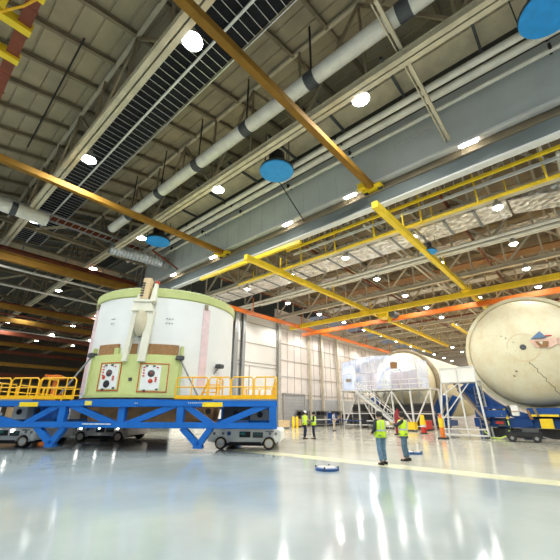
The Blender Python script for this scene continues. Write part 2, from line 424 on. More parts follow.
prof = []
for k in range(34): prof.append((.62 if k % 2 else .55, k*.16))
MB().lathe(prof, (0,0,0), (1,-.15,0), 20).build('hose', 'galvanised', t, smooth=False)
MB().tube([(5.3,-.8,0),(5.9,-.9,0)], .66, 20).build('end_collar', 'mid_grey', t, smooth=True)
# hanging rod along the deck
o = MB().tube([(0,0,0),(.33,12.3,0)], .05, 6).build('hanging_rod', 'black', None, loc=(2.31, 16.7, 21.2)); tag(o, 'thin black rod hanging below the beige roof sheets at upper left', 'rod')
# thin pipes above the band
for i, (x, z, r) in enumerate(((15.6, 18.4, .20), (16.4, 18.5, .22), (17.0, 18.9, .10), (17.4, 18.4, .13))):
    t = thing('service_pipe', f'{["leftmost", "second", "third", "rightmost"][i]} of the four pale service pipes running above the grey divider', 'pipe', (x, -10, z), 0, 'service pipes above the divider')
    MB().tube([(0,0,0),(0,48,0)], r, 10).build('pipe', 'pipe_white', t, smooth=True)
    for k in range(8): MB().box((0, 2+k*5.6, .1), (.5, .12, .3)).build('bracket', 'black', t)
o = MB().box((0,0,0), (1.5, 50, .35)).build('box_duct', 'steel_beige', None, loc=(15.75, 14, 20.2)); tag(o, 'long flat beige box duct between the right-hand truss and the grey divider', 'duct')
for i in range(10):
    o = MB().beam((0,0,0), (4.4,0,0), .14, .18).build('duct_bracket', 'dark_grey', None, loc=(13.2, -4+i*4.2, 19.7)); tag(o, f'{ORD[i]} dark cross bar under the flat beige duct', 'bracket', 'bars under the beige duct')
mb = MB().beam((0,0,0), (8.5,-.2,-1.6), .16, .2); mb.beam((0,.2,0), (8.5,0,-1.6), .05, .22)
o = mb.build('brace_strut', 'steel_beige', None, loc=(9.44, 3.0, 18.0)); tag(o, 'slender beige strut running down to the grey divider at upper right', 'strut')
o = MB().tube([(0,0,0),(4.2,-.3,-3.4)], .05, 6).build('brace_rod', 'black', None, loc=(14, 13.9, 18.8)); tag(o, 'thin dark rod from the blue diffuser down to the grey divider', 'rod')
o = MB().beam((0,0,0),(3.2,.2,-1.0), .12, .16).build('brace_bar', 'rust_red', None, loc=(14.5, 30, 16.9)); tag(o, 'thin red-brown bar below the blue diffuser above the rocket section', 'bar')
mb = MB().beam((0,0,0),(0,2.2,0), .07,.07).beam((.3,0,.3),(.3,2.2,.3), .07,.07)
for k in range(4): mb.beam((0,.2+k*.6,0),(.3,.2+k*.6,.3),.05,.05)
o = mb.build('ladder_rack', 'galvanised', None, loc=(17.3, 3.6, 17.3)); tag(o, 'small pale ladder rack on the upper edge of the grey divider', 'rack')

# blue round diffusers
for i, (x, y, lab) in enumerate(((14.0, 12.7, 'blue round ceiling diffuser left of the grey divider, in the middle of the roof'), (14.05, 28.2, 'blue round ceiling diffuser above the white rocket section'), (14.0, -2.4, 'blue round ceiling diffuser cut off at the top right corner'))):
    if i == 0:
        t0 = t = thing('ceiling_diffuser', lab, 'vent', (x, y, 17), 0, 'blue ceiling diffusers')
        MB().lathe([(.0,0),(1.12,0),(1.15,.05),(1.12,.1),(0,.1)], n=40).build('disc', 'vent_blue', t, smooth=True)
        MB().lathe([(1.1,.12),(1.16,.18),(.9,.5),(.55,.7),(.55,1.5)], n=32).build('shroud', 'black', t, smooth=True)
        for k in range(4): MB().beam((1.1*math.cos(k*PI/2),1.1*math.sin(k*PI/2),.1),(1.1*math.cos(k*PI/2),1.1*math.sin(k*PI/2),2.6),.05,.05).build('hanger_rod', 'dark_grey', t)
    else:
        t = copy_tree(t0); t.location = (x, y, 17); t['label'] = lab
t = copy_tree(t0); t.location = (22.4, 6.2, 11.9); t.scale = (.45,)*3; t['label'] = 'small blue round diffuser below the silver foil duct'

# ------------------------------------------------------------------ cranes of the high bay
def box_girder(y, z, x0, x1, label, m='ochre', w=.36, h=.40, truck=True):
    t = thing('crane_girder', label, 'crane girder', (x0, y, z), 0, 'high bay crane girders')
    L = x1-x0
    MB().beam((0,0,0), (L,0,0), w, h).build('girder', m, t, bevel=.02)
    MB().beam((0,.0,h/2+.04), (L,0,h/2+.04), .12, .08).build('rail', m, t)
    if truck:
        MB().box((L-.1, 0, -.12), (.5, 1.3, .3)).build('end_truck', 'yellow', t)
        for s in (-1, 1): MB().tube([(L-.2, s*.5, -.22), (L, s*.5, -.22)], .16, 12).build('wheel', 'dark_grey', t, smooth=True)
        MB().box((L-.5, .55, .1), (.35, .5, .4)).build('motor', 'yellow', t)
    return t
box_girder(7.7, 15.45, -10, 17.95, 'ochre crane girder crossing overhead, the nearest, ending at the grey divider')
box_girder(22.7, 15.45, -10, 17.95, 'second ochre crane girder, crossing above the front of the rocket section')
t = thing('bridge_crane', 'rust red and ochre double bridge crane just left of the rocket section top', 'bridge crane', (-10, 37.6, 15.2))
MB().ibeam((0,1.2,.7), (27.5,1.2,.7), .6, .9, .06).build('rust_girder', 'rust_red', t)
MB().ibeam((0,0,-.2), (27.5,0,-.2), .5, .8, .06).build('ochre_girder', 'ochre', t)
MB().box((13.7,.6,.25), (27.5,.5,.35)).build('walkway', 'steel_beige', t)

for i, (y, z, m, lab) in enumerate(((59, 15.4, 'ochre', 'ochre crane girder in the dark hall left of the rocket section'), (67, 15.2, 'ochre', 'dim ochre crane girder deep in the dark hall at left'),
        (79, 15.2, 'rust_red', 'rust red crane girder deep in the dark hall at left'), (93, 15.3, 'ochre', 'farthest but one crane girder in the dark hall'), (106, 15.3, 'rust_red', 'farthest crane girder in the dark hall'))):
    box_girder(y, z, -10, 45, lab, m, .5, .7, False)
for i, (y, z, m) in enumerate(((104, 12.2, 'ochre'), (110, 10.2, 'rust_red'), (114, 8.4, 'steel_brown'), (117, 6.6, 'ochre'))):
    box_girder(y, z, 2, 45, f'{["highest", "second highest", "third highest", "lowest"][i]} of the low dim girders along the far end of the dark hall', m, .5, .8, False)
# red crane at the upper left corner
t = thing('bridge_crane', 'red lattice crane girder with yellow trolley at the top left corner', 'bridge crane', (-.1, 6, 17))
MB().beam((0,2,0), (0,16,0), .45, .6).build('red_girder', 'rust_red', t)
MB().beam((-1.6,2,.3), (-1.6,16,.3), .45, .6).build('red_girder', 'rust_red', t)
mb = MB()
for k in range(9): mb.beam((.02,3+k*1.4,-.3), (.02,3.7+k*1.4,.3), .06, .5, up=(1,0,0))
mb.build('lattice', 'rust_red', t)
for k, y in enumerate((6.4, 8.3, 10.2)):
    MB().beam((-2.2,y,-.25), (.3,y,-.25), .34, .45).build('cross_member', 'yellow', t)
for k, y in enumerate((7.2, 9.6)): MB().box((-1.1,y,-.55), (.9,.7,.6)).build('hoist_box', 'yellow', t)
MB().tube([(.2,6.3,-.3),(-.2,6.8,-.9),(-.8,7.6,-1.15),(-1.5,8.5,-1.0),(-2,9.2,-.4)], .05, 8).build('festoon_cable', 'rail_yellow', t, smooth=True)
# horizontal cable ladder at far left
t = thing('cable_ladder', 'pale ladder-like cable tray crossing at the left behind the ochre girder', 'cable tray', (-8, 32.2, 17.9))
for s in (0, 1.3): MB().beam((0,s,0), (25.5,s,0), .08, .16).build('side_rail', 'galvanised', t)
mb = MB()
for k in range(42): mb.beam((.3+k*.6,0,0), (.3+k*.6,1.3,0), .05, .05)
mb.build('rungs_grille', 'galvanised', t)
o = MB().beam((0,0,0), (23,0,0), .35, .45).build('crossing_beam', 'rust_red', None, loc=(-8, 34.4, 18.6)); tag(o, 'dark red-brown beam above the cable tray at the left', 'beam')
t = thing('air_duct', 'pale rectangular duct crossing the far hall above the bridge crane', 'duct', (-8, 41, 17.4))
MB().box((12,0,0), (24,.7,.6)).build('duct_run', 'steel_beige', t)
for k in range(6): MB().box((2+k*4,0,0), (.12,.8,.7)).build('flange', 'mid_grey', t)
# far cable trays etc.
for i in range(9):
    y = 46+i*7.5; z = 16.3+random.random()*1.5
    o = MB().tube([(0,0,0),(46,0,0)], .14, 8).build('sprinkler_pipe', random.choice(['pipe_white', 'mid_grey', 'rust_red']), None, loc=(-8, y, z)); tag(o, f'{ORD[i]} thin pipe crossing the dark far hall at left', 'pipe', 'far hall pipes')

# ------------------------------------------------------------------ low bay services
t = thing('foil_duct', 'silver foil wrapped air duct running along the low bay beside the grey divider', 'duct', (22.1, -3, 13.5))
for k in range(16):
    y = 4.2+k*1.75
    MB().box((0, y+.83, 0), (2.3, 1.66, .8)).build('duct_segment', 'foil', t, bevel=.05)
    MB().box((0, y+1.71, 0), (2.36, .12, .9)).build('flange', 'mid_grey', t)
mb = MB(); mb.prism([(-.95,4.1,-.37),(.95,4.1,-.37),(1.9,1.6,-.37),(.2,.6,-.37)], (0,0,.75)); mb.build('elbow', 'foil', t, bevel=.04)
mb = MB(); mb.prism([(.2,.6,-.37),(1.9,1.6,-.37),(3.2,.2,-.37),(1.8,-1.2,-.37)], (0,0,.75)); mb.build('elbow', 'foil', t, bevel=.04)
t = thing('service_rail', 'thin yellow rail along the left edge of the silver foil duct', 'rail', (20.1, -4, 13.05))
MB().beam((0,0,0), (0,27,0), .16, .16).build('rail', 'yellow', t)
for k in range(7): MB().beam((0,1+k*4,0), (0,1+k*4,.9), .06, .06).build('hanger_rod', 'yellow', t)
t = thing('yellow_walkway', 'caged yellow service walkway hung just right of the grey divider', 'walkway', (18.9, -6, 13.9))
for s in (0, .9): MB().beam((s,0,0), (s,22,0), .12, .18).build('floor_rail', 'yellow' if s == 0 else 'white_trim', t)
MB().beam((-.05,0,.75), (-.05,22,.75), .08, .08).build('hand_rail', 'white_trim', t)
mb = MB()
for k in range(44):
    mb = MB().beam((-.02,.25+k*.5,0), (-.02,.25+k*.5,.75), .03, .03); mb.build('cage_bar', 'white_trim', t)
for k in range(7): MB().beam((.9,2+k*3.2,-1.0), (.9,2+k*3.2,2.4), .09, .09).build('hanger_post', 'yellow', t)
o = MB().beam((0,0,0), (-.2,11.6,0), .26, .26).build('service_beam', 'yellow', None, loc=(17.3, 13.3, 13.2)); tag(o, 'bright yellow beam under the grey divider above the right rim of the rocket section', 'beam')
# yellow and orange crane system
def rail_beam(name, label, p0, p1, m, w, h, cat='crane rail', hang=None):
    t = thing(name, label, cat, p0)
    dx = Vector(p1)-Vector(p0)
    MB().beam((0,0,0), dx, w, h).build('girder', m, t, bevel=.02)
    if hang:
        n = hang
        for k in range(n):
            q = dx*((k+.5)/n); MB().beam(q+Vector((0,0,h/2)), q+Vector((0,0,13.2-p0[2])), .08, .08).build('hanger_rod', m, t)
    return t
rail_beam('crane_runway', 'yellow crane runway beam starting under the grey divider and heading for the cream dome', (14.7, 6.35, 11.95), (46, 6.35, 11.95), 'yellow', .34, .40, hang=4)
rail_beam('crane_runway', 'yellow crane runway beam from the rocket section right rim to the plastic enclosure', (14.7, 16.25, 11.95), (60, 16.25, 11.95), 'yellow', .34, .40, hang=6)
t = rail_beam('crane_bridge', 'long yellow crane bridge across the low bay above the cream dome', (32.2, 26.7, 11.5), (32.2, -6, 11.5), 'yellow', .4, .45, 'crane bridge')
for y in (16.25, 6.35):
    MB().box((0, y-26.7, .17), (1.4, .6, .1)).build('end_truck', 'yellow', t)
rail_beam('crane_bridge', 'long orange crane bridge just beyond the yellow one above the cream dome', (34.4, 26.5, 11.0), (34.4, -6, 11.0), 'orange', .34, .45, 'crane bridge')
rail_beam('crane_runway', 'orange crane runway beam along the top of the white wall', (20, 25.2, 11.44), (62, 25.2, 11.44), 'orange', .3, .4, hang=5)
t = thing('crane_hoist', 'yellow hoist trolley hanging where the yellow bridge meets its runway', 'hoist', (33.25, 14.6, 11.25))
MB().box((0,0,0), (1.3,1.1,.7)).build('gearbox', 'yellow', t, bevel=.06)
MB().tube([(-.5,-.9,-.05),(.5,-.9,-.05)], .38, 16).build('drum', 'dark_grey', t, smooth=True)
for s in (-1, 1): MB().tube([(s*.6,-.5,.45),(s*.6,-.3,.45)], .2, 12).build('wheel', 'mid_grey', t, smooth=True)
MB().box((.1,-.4,-.6), (.3,.3,.5)).build('hook_block', 'yellow', t)
o = MB().beam((0,0,0),(25,0,0),.22,.3).build('crane_rail', 'yellow', None, loc=(40, 20.6, 11.9)); tag(o, 'thin far yellow rail beyond the plastic enclosure', 'crane rail')
o = MB().beam((0,0,0),(25,0,0),.22,.3).build('crane_rail', 'yellow', None, loc=(41, 10.2, 11.0)); tag(o, 'thin far yellow rail between enclosure and cream dome', 'crane rail')
# sprinkler and conduit runs
k = 0
for x, z, m in ((23.8, 14.6, 'pipe_white'), (24.6, 14.9, 'mid_grey'), (29.3, 14.3, 'pipe_white'), (30.2, 14.8, 'rust_red'), (35.4, 14.4, 'pipe_white'), (40.6, 14.4, 'rust_red'), (46, 14.4, 'pipe_white'), (51.5, 14.5, 'rust_red'), (57.5, 14.5, 'pipe_white')):
    o = MB().tube([(0,0,0),(0,38,0)], .12, 8).build('conduit_run', m, None, loc=(x, -9, z)); tag(o, f'{ORD[k]} pipe run along the low bay roof, counted from the foil duct', 'pipe', 'low bay pipe runs'); k += 1
for i, y in enumerate((-1.5, 4.2, 9.4, 14.5, 19.8, 25)):
    o = MB().tube([(0,0,0),(44,0,0)], .09, 8).build('sprinkler_pipe', 'rust_red' if i % 2 else 'pipe_white', None, loc=(19.5, y, 14.0)); tag(o, f'{ORD[i]} cross pipe under the low bay roof, counted from the right edge', 'pipe', 'low bay cross pipes')
for i, x in enumerate((29.4, 35.2, 40.6, 45.9, 51.4)):
    o = MB().box((0,0,0),(1.4,36,.12)).build('reflective_panel', 'cork_brown' if i % 2 else 'foil', None, loc=(x+.6, 9, 15.4+.1*i)); tag(o, f'{ORD[i]} long panel strip hung between the low bay trusses, beyond the foil duct', 'panel', 'low bay panel strips')
t = thing('cable_tray', 'pale tube cable tray under the second low bay truss', 'cable tray', (25.2, -9, 13.0))
for s in (0, .7): MB().tube([(s,0,0),(s,38,0)], .13, 8).build('tube', 'pipe_white', t, smooth=True)

# ------------------------------------------------------------------ lamps
def lamp_proto(label, group, energy, r, lens, color, arm=True):
    t = thing('pendant_lamp', label, 'lamp', (0,0,0), 0, group)
    MB().lathe([(0,.75),(.12,.75),(.16,.45),(r*.8,.32),(r*1.12,.02),(r*1.08,.02),(r*.7,.3)] if arm else [(0,.5),(.1,.5),(.14,.36),(r*.8,.3),(r*1.12,.02),(r*1.08,.02),(r*.7,.3)], n=20).build('housing', 'galvanised', t, smooth=True)
    MB().lathe([(0,-.10),(r*.5,-.08),(r*.85,.0),(r,.06)], n=20).build('lens', lens, t, smooth=True)
    MB().tube([(0,0,.75),(0,0,1.3)] if arm else [(0,0,.5),(0,0,.62)], .03, 6).build('stem', 'dark_grey', t)
    if arm: MB().beam((0,0,.62),(-.6,0,.62),.06,.06).build('bracket_arm', 'dark_grey', t)
    L = bpy.data.lights.new('bulb', 'SPOT'); L.energy = energy; L.spot_size = R(168); L.spot_blend = .6; L.shadow_soft_size = r*.8; L.color = color
    lo = bpy.data.objects.new('bulb', L); COL.objects.link(lo); lo.parent = t; lo.location = (0,0,-.2)
    return t
EH, EL = 2300, 560
H0 = lamp_proto('', 'high bay lamps', EH, .42, 'lens', (.95, 1, .97))
L0 = lamp_proto('', 'low bay lamps', EL, .25, 'lens_dim', (1, .965, .90), False)
FAR = [c_ for c_ in H0.children if c_.type == 'LIGHT'][0].data.copy(); FAR.energy = 800
n = 0
rows = {5.0: 'under the beige truss', 12.55: 'under the truss beside the grey divider', 21.4: 'in the far hall beyond the white wall', 29.1: 'in the outer far hall row', -2.6: 'in the row left of the viewer', -10.2: 'in the outermost row left of the viewer'}
for x, nm in rows.items():
    ys = [9.6, 21, 32.5, 43.8, 55.2, 66.4, 77.5, 88.5, 100, -1.8, -13] if x == 5 else [5.5, 17.2, 28.5, 39.6, 51, 66.1, 77.5, 87.9, 100, -5.8] if x < 13 else [50, 60.5, 71.5, 83.3, 94] if x > 13 else [3, -8] if x > -3 else [9.6, -2]
    for i, y in enumerate(ys):
        t = H0 if n == 0 else copy_tree(H0)
        t.location = (x, y, 16.9)
        if y > 36:
            for c_ in t.children:
                if c_.type == 'LIGHT': c_.data = FAR
        t['label'] = f'{ORD[i]} bright high bay lamp {nm}'; n += 1
n = 0
for i, x in enumerate(low_x):
    ys = [1.7, 6.6, 11.9, 17.1, 22.3, 28.0, -3.6] if i < 6 else [1.7, 6.6, 11.9, 17.1, 22.3, 28.0]
    for j, y in enumerate(ys):
        t = L0 if n == 0 else copy_tree(L0)
        t.location = (x+random.uniform(-.15,.15), y+random.uniform(-.15,.15), 12.62+random.uniform(-.08,.02))
        t['label'] = f'{ORD[j]} lamp from the right under the {ORD[i]} low bay truss from the grey divider'; n += 1
for i, (y, lab) in enumerate(((9.3, 'slim lamp under the grey divider at the nearest girder end'), (1.9, 'slim lamp under the grey divider at upper right'), (14.9, 'slim lamp under the grey divider left of the nearest girder end'), (24.2, 'slim lamp under the grey divider at the second girder end'), (31, 'slim lamp under the grey divider just above the rocket section'))):
    t = thing('strip_lamp', lab, 'lamp', (17.75, y, 15.45), 0, 'slim lamps on the divider')
    MB().box((0,0,.1), (.3,1.1,.12)).build('housing', 'white_trim', t)
    MB().box((0,0,0), (.22,.8,.08)).build('tube', 'lens_dim', t)

# ------------------------------------------------------------------ transporter (blue truss frame)
RZ = math.atan2(-.799, .601)
TC = (11.4, 19.8, 0)
T = thing('rocket_transporter', 'long blue truss transporter with yellow guard rails carrying the white rocket section', 'transporter', TC, RZ)
X0, X1, F, B = -9.6, 7.54, -4.35, 4.35
ZT, ZB = 2.08, 1.14
def truss_side(y, pre):
    X1 = 7.54 if pre == 'front' else 6.5
    MB().box(((X0+X1)/2, y, ZT), (X1-X0, .34, .26)).build('top_chord', 'truss_blue', T, bevel=.015)
    MB().box(((X0+X1)/2, y, ZB), (X1-X0, .34, .26)).build('bottom_chord', 'truss_blue', T, bevel=.015)
    for x in (-9.4, -2.77, .19, 3.02, X1-.18): MB().box((x, y, (ZT+ZB)/2), (.32, .3, ZT-ZB-.2)).build('post', 'truss_blue', T)
    for a, b in (((-9.0,ZT),(-4.9,ZB)), ((-4.6,ZB),(-2.9,ZT)), ((-2.6,ZT),(0,ZB)), ((.4,ZB),(2.9,ZT)), ((3.1,ZT),(4.6,ZB)), ((4.8,ZB),(X1-.34,ZT))):
        MB().beam((a[0],y,a[1]), (b[0],y,b[1]), .26, .24, up=(0,1,0)).build('diagonal', 'truss_blue', T)
    for xa, xf, xb in ((-3.92,-3.05,-2.55), (3.15,3.98,4.5)):
        mb = MB().beam((xa,y,ZB-.1), (xf,y,.3), .26, .26, up=(0,1,0)).beam((xb,y,ZB-.1), (xf,y,.3), .26, .26, up=(0,1,0)).box((xf,y,.24), (.4,.4,.12))
        mb.build('support_leg', 'truss_blue', T)
truss_side(F, 'front'); truss_side(B, 'rear')
XR = 6.5
for xa, xb in ((-9.4,-9.4), (-4.7,-4.7), (4.7,4.7), (7.36,XR-.18)):
    for z in (ZB, ZT): MB().beam((xa,F+.1,z), (xb,B-.1,z), .3, .24).build('cross_beam', 'truss_blue', T)
for q in ([(X0,F-.1),(-4.5,F-.1),(-4.5,B+.1),(X0,B+.1)], [(4.5,F-.1),(X1,F-.1),(XR,B+.1),(4.5,B+.1)]): MB().prism([(a_,b_,ZT+.14) for a_, b_ in q], (0,0,.06)).build('deck', 'mid_grey', T)
mb = MB().lathe([(4.28,ZT-.15),(4.6,ZT-.15),(4.6,ZT+.2),(4.28,ZT+.2),(4.28,ZT-.15)], n=64); mb.build('support_ring', 'truss_blue', T, smooth=True)
# white stencilled dashes on the chords
mb = MB()
for k in range(16): mb.box((.4+k*.09-2.0, F-.175, ZB+.04), (.05+.03*(k % 3), .006, .045))
mb.m = 0
for k in range(10): mb.box((.1+k*.09, F-.175, ZT+.02), (.05, .006, .04))
for k in range(8): mb.box((-5.5+k*.09+8.9, F-.175, ZT+.03), (.05, .006, .04))
mb.build('stencil_marking', 'white_trim', T)
for x in (-4.5, 4.55):
    mb = MB().box((x, F-.2, ZT-.04), (.95, .03, .2)); mb.build('placard', 'yellow', T)
mb = MB().box((-1.5, F-.19, ZT+.02), (.35, .02, .2)); mb.build('placard', 'paint_yellow', T)
def guard(x0, x1, y, n, along='x', round_top=False):
    mb = MB(); z0, z1 = ZT+.2, 3.28
    P = (lambda a, z: (a, y, z)) if along == 'x' else (lambda a, z: (y if y < 7 else 7.5-(a-F)*.119, a, z))
    pts = [P(x0, z0), P(x0, z1-.12), P(x0+.1, z1), P(x1-.1, z1), P(x1, z1-.12), P(x1, z0)]
    mb.tube(pts, .035, 8)
    mb.tube([P(x0, (z0+z1)/2+.05), P(x1, (z0+z1)/2+.05)], .03, 8)
    for k in range(1, n): mb.tube([P(x0+(x1-x0)*k/n, z0), P(x0+(x1-x0)*k/n, z1)], .03, 8)
    mb.beam(P(x0, z0+.09), P(x1, z0+.09), .03, .17)
    g = mb.build('guard_rail', 'rail_yellow', T, smooth=True)
    return g
for a, b, n_ in ((-9.3,-7.4,2), (-7.35,-5.9,2), (-5.85,-4.4,3), (-4.35,-2.45,4)): guard(a, b, F, n_)
for a, b, n_ in ((2.65,4.2,2), (4.25,5.3,2), (5.35,6.4,2), (6.45,7.5,2)): guard(a, b, F, n_)
for a, b in ((-4.3,-2.4), (-2.3,0), (.1,2.3), (2.4,4.3)): guard(a, b, 7.5, 2, 'y'); guard(a, b, -9.3, 2, 'y')
for a, b, n_ in ((-9.3,-7.0,3), (-6.9,-4.6,3), (4.6,5.5,2), (5.55,6.4,2)): guard(a, b, B, n_)
for a, b in ((-4.2,-3.0), (3.0,4.2)):
    for xx in (-4.4, 4.6): guard(a, b, xx, 2, 'y')
# yellow folding steps and hoist bracket on the deck
t_ = MB()
for k in range(4): t_.box((4.05, F+.6+k*.28, ZT+.35+k*.2), (.7,.26,.04))
t_.beam((3.7,F+.5,ZT+.2),(3.7,F+1.7,ZT+1.1),.05,.1).beam((4.4,F+.5,ZT+.2),(4.4,F+1.7,ZT+1.1),.05,.1); t_.build('deck_step', 'rail_yellow', T)
# machinery sitting in the truss
for x, w, h, m in ((-6.0, .8, .7, 'agv_white'), (-5.0, .5, .8, 'truss_blue'), (-3.4, .35, .6, 'agv_white'), (4.0, .5, .8, 'cork_brown'), (5.4, 1.3, .6, 'dark_grey'), (6.6, 1.0, .5, 'mid_grey')):
    e = MB().box((x, F+1.6, 1.35+h/2), (w, .9, h)); u_ = e.build('equipment_box', m, T, bevel=.03)
    MB().tube([(x, F+1.14, 1.35+h/2), (x, F+1.1, 1.35+h/2)], .14, 14).build('fan_port', 'black', u_)

# ------------------------------------------------------------------ automated carriers under the frame
def carrier(x, y, label, first=None):
    c, s = math.cos(RZ), math.sin(RZ)
    loc = (TC[0]+c*x-s*y, TC[1]+s*x+c*y, 0)
    if first:
        t = copy_tree(first); t.location = loc; t['label'] = label; return t
    t = thing('transport_vehicle', label, 'vehicle', loc, RZ, 'carrier vehicles under the transporter')
    mb = MB().prism([(-1.82,-1.5,.34),(1.82,-1.5,.34),(1.82,-1.5,.82),(1.7,-1.5,.92),(-1.7,-1.5,.92),(-1.82,-1.5,.82)], (0,3.0,0)); mb.build('body', 'agv_white', t, bevel=.02)
    MB().box((0,0,.27), (2.3,2.6,.22)).build('undercarriage', 'black', t)
    for xx in (-1.15, 1.25):
        for yy in (-1.38, 1.38):
            w = MB().tube([(xx,yy-.16,.29),(xx,yy+.16,.29)], .29, 20).build('wheel', 'rubber', t, smooth=True)
            MB().lathe([(.0,.0),(.1,.0),(.14,.02),(.2,.0),(.2,-.03)], (xx,yy-.17 if yy < 0 else yy+.17,.29), (0,-1 if yy < 0 else 1,0), 18).build('hub', 'agv_white', w, smooth=True)
            MB().lathe([(.16,.0),(.21,.02),(.21,-.02)], (xx,yy-.172 if yy < 0 else yy+.172,.29), (0,-1 if yy < 0 else 1,0), 18).build('rim_ring', 'tan', w)
            MB().lathe([(.34,-.2),(.38,-.2),(.38,.2),(.34,.2)], (xx,yy,.29), (0,1,0), 16, R(0), R(180)).build('fender', 'agv_white', w, smooth=True)
    MB().box((.05,-1.51,.68), (.55,.03,.26)).build('control_panel', 'black', t)
    MB().box((-.05,-1.53,.72), (.22,.02,.12)).build('screen', 'screen_teal', t)
    MB().box((.7,-1.51,.66), (.5,.03,.24)).build('control_panel', 'dark_grey', t)
    mb = MB()
    for xx in (.55,.68,.82): mb.tube([(xx,-1.53,.7),(xx,-1.55,.7)], .035, 10)
    mb.build('indicator_light', 'screen_teal', t)
    for xx in (-1.5, -1.05, 1.3, 1.6):
        MB().tube([(xx,-1.5,.72),(xx,-1.54,.72)], .07, 14).build('lifting_eye', 'mid_grey', t)
    for xx in (-.75,): MB().tube([(xx,-1.5,.72),(xx,-1.54,.72)], .10, 14).build('round_badge', 'hatch_blue', t)
    mb = MB()
    for k in range(6): mb.box((1.1+k*.07,-1.515,.82), (.04,.02,.06))
    mb.build('stencil_marking', 'dark_grey', t)
    return t
a0 = carrier(5.75, -1.2, 'white wheeled carrier vehicle under the right end of the blue transporter')
a1 = carrier(-6.9, -1.4, 'white wheeled carrier vehicle under the left end of the blue transporter', a0)
a2 = carrier(-3.9, 2.4, 'shaded carrier vehicle under the middle of the blue transporter', a0)
for a, xs in ((a1, (-.3, .55)), (a2, (-1.2, .0, 1.2))):
    for xx in xs: MB().tube([(xx,-1.5,.78),(xx,-1.56,.78)], .07, 12).build('headlamp', 'headlamp', a, smooth=True)

# ------------------------------------------------------------------ rocket section
K = thing('rocket_section', 'white cylindrical rocket section with green top rim standing on the blue transporter', 'rocket section', (TC[0], TC[1], 0), RZ)
r0 = 4.2
def pt(a, z, r=r0): a = R(a); return Vector((r*math.sin(a), -r*math.cos(a), z))
MB().lathe([(r0,2.38),(r0,7.55)], n=96).build('barrel', 'foam_white', K, smooth=True)
MB().lathe([(r0+.01,7.5),(r0+.06,7.56),(r0+.06,8.0),(r0-.02,8.05),(r0-.5,8.05),(r0-.5,7.6)], n=96).build('top_ring', 'ring_green', K, smooth=True)
mb = MB()
rg = [[(0,0,0)]*0 for _ in range(288)]
for k in range(288): hgt = 8.13 if k % 4 < 2 else 8.06; rg[k] = [pt(k*1.25, 8.04, r0-.06), pt(k*1.25, hgt, r0-.06), pt(k*1.25, hgt, r0-.17), pt(k*1.25, 8.04, r0-.17)]
mb.loft(rg+[rg[0]], cap=False); mb.build('bolted_rim', 'dark_grey', K)
MB().lathe([(r0-.02,2.38),(3.75,2.1),(3.55,1.1),(0,1.05)], n=64).build('lower_skirt', 'skirt_brown', K, smooth=True)
MB().lathe([(0,7.7),(3.8,7.7)], n=48).build('inner_bulkhead', 'primer_green', K)
def curved(a0_, a1_, z0_, z1_, rr, th, n=16):
    mb = MB(); rings = []
    for k in range(n+1):
        a = a0_+(a1_-a0_)*k/n
        rings.append([pt(a, z0_, rr), pt(a, z1_, rr), pt(a, z1_, rr+th), pt(a, z0_, rr+th)])
    mb.loft(rings); return mb
g = curved(-31, 35.5, 2.4, 4.42, r0-.05, .28).build('green_panel', 'primer_green', K)
curved(-31.5, 36, 2.36, 2.5, r0-.05, .33).build('panel_flange', 'ring_green', g)
for a, b in ((-26.2, -8.5), (-1.2, 4.6), (12.5, 32.4)): curved(a, b, 4.32, 4.97, r0-.03, .14).build('cork_panel', 'cork_brown', K)
curved(-10.5, -7.5, 4.2, 4.75, r0, .2).build('latch_block', 'ring_green', K)
curved(-29, -27.5, 2.45, 4.8, r0+.1, .2, 2).build('panel_rib', 'ring_green', K); curved(33.5, 35.2, 2.45, 4.9, r0+.1, .2, 2).build('panel_rib', 'ring_green', K)
def access(a0_, a1_, z0_, z1_, label, dots, white=(0, 1)):
    mb = curved(a0_, a1_, z0_, z1_, r0+.20, .05, 6); dr = mb.build('access_door', 'primer_green', K); dr['label'] = label
    e = .5
    for q in ((a0_, a0_+e, z0_, z1_), (a1_-e, a1_, z0_, z1_), (a0_, a1_, z0_, z0_+.045), (a0_, a1_, z1_-.045, z1_)):
        curved(*q, r0+.24, .03, 4).build('red_border', 'red_edge', dr)
    w = a1_-a0_
    curved(a0_+1.6+w*white[0], a0_+w*white[1]-1.6, z0_+.1, z1_-.1, r0+.25, .02, 6).build('instrument_plate', 'foam_white', dr)
    for fa, fz, rr, m in dots:
        p = pt(a0_+w*fa, z0_+(z1_-z0_)*fz, r0+.26); nrm = Vector((p.x, p.y, 0)).normalized()
        MB().lathe([(0,.05),(rr*.7,.05),(rr,.03),(rr,0)], p, nrm, 16).build('gauge_port', m, dr, smooth=True)
    for fa, fz in ((.2,.85),(.2,.75),(.2,.65),(.2,.55),(.75,.85),(.72,.5),(.72,.44),(.72,.38)):
        p = pt(a0_+w*(white[0]+(white[1]-white[0])*fa), z0_+(z1_-z0_)*fz, r0+.28); MB().box(p, (.09,.05,.05), (0,0,R(a0_+w*fa))).build('red_marking', 'red_paint', dr)
    for fa, fz in ((.3,.9),(.6,.9),(.3,.06),(.8,.1)):
        p = pt(a0_+w*(white[0]+(white[1]-white[0])*fa), z0_+(z1_-z0_)*fz, r0+.28); MB().box(p, (.12,.05,.07), (0,0,R(a0_+w*fa))).build('black_marking', 'dark_grey', dr)
access(-18.4, -2.6, 2.66, 4.02, 'left access door with three dark ports', ((.5,.62,.17,'dark_grey'), (.5,.62,.09,'red_edge'), (.27,.47,.1,'red_edge'), (.45,.24,.18,'black')))
access(9.2, 27.2, 2.60, 3.98, 'right access door with green strip at one side', ((.42,.64,.17,'dark_grey'), (.42,.64,.09,'red_edge'), (.42,.38,.11,'red_edge')), (0, .82))
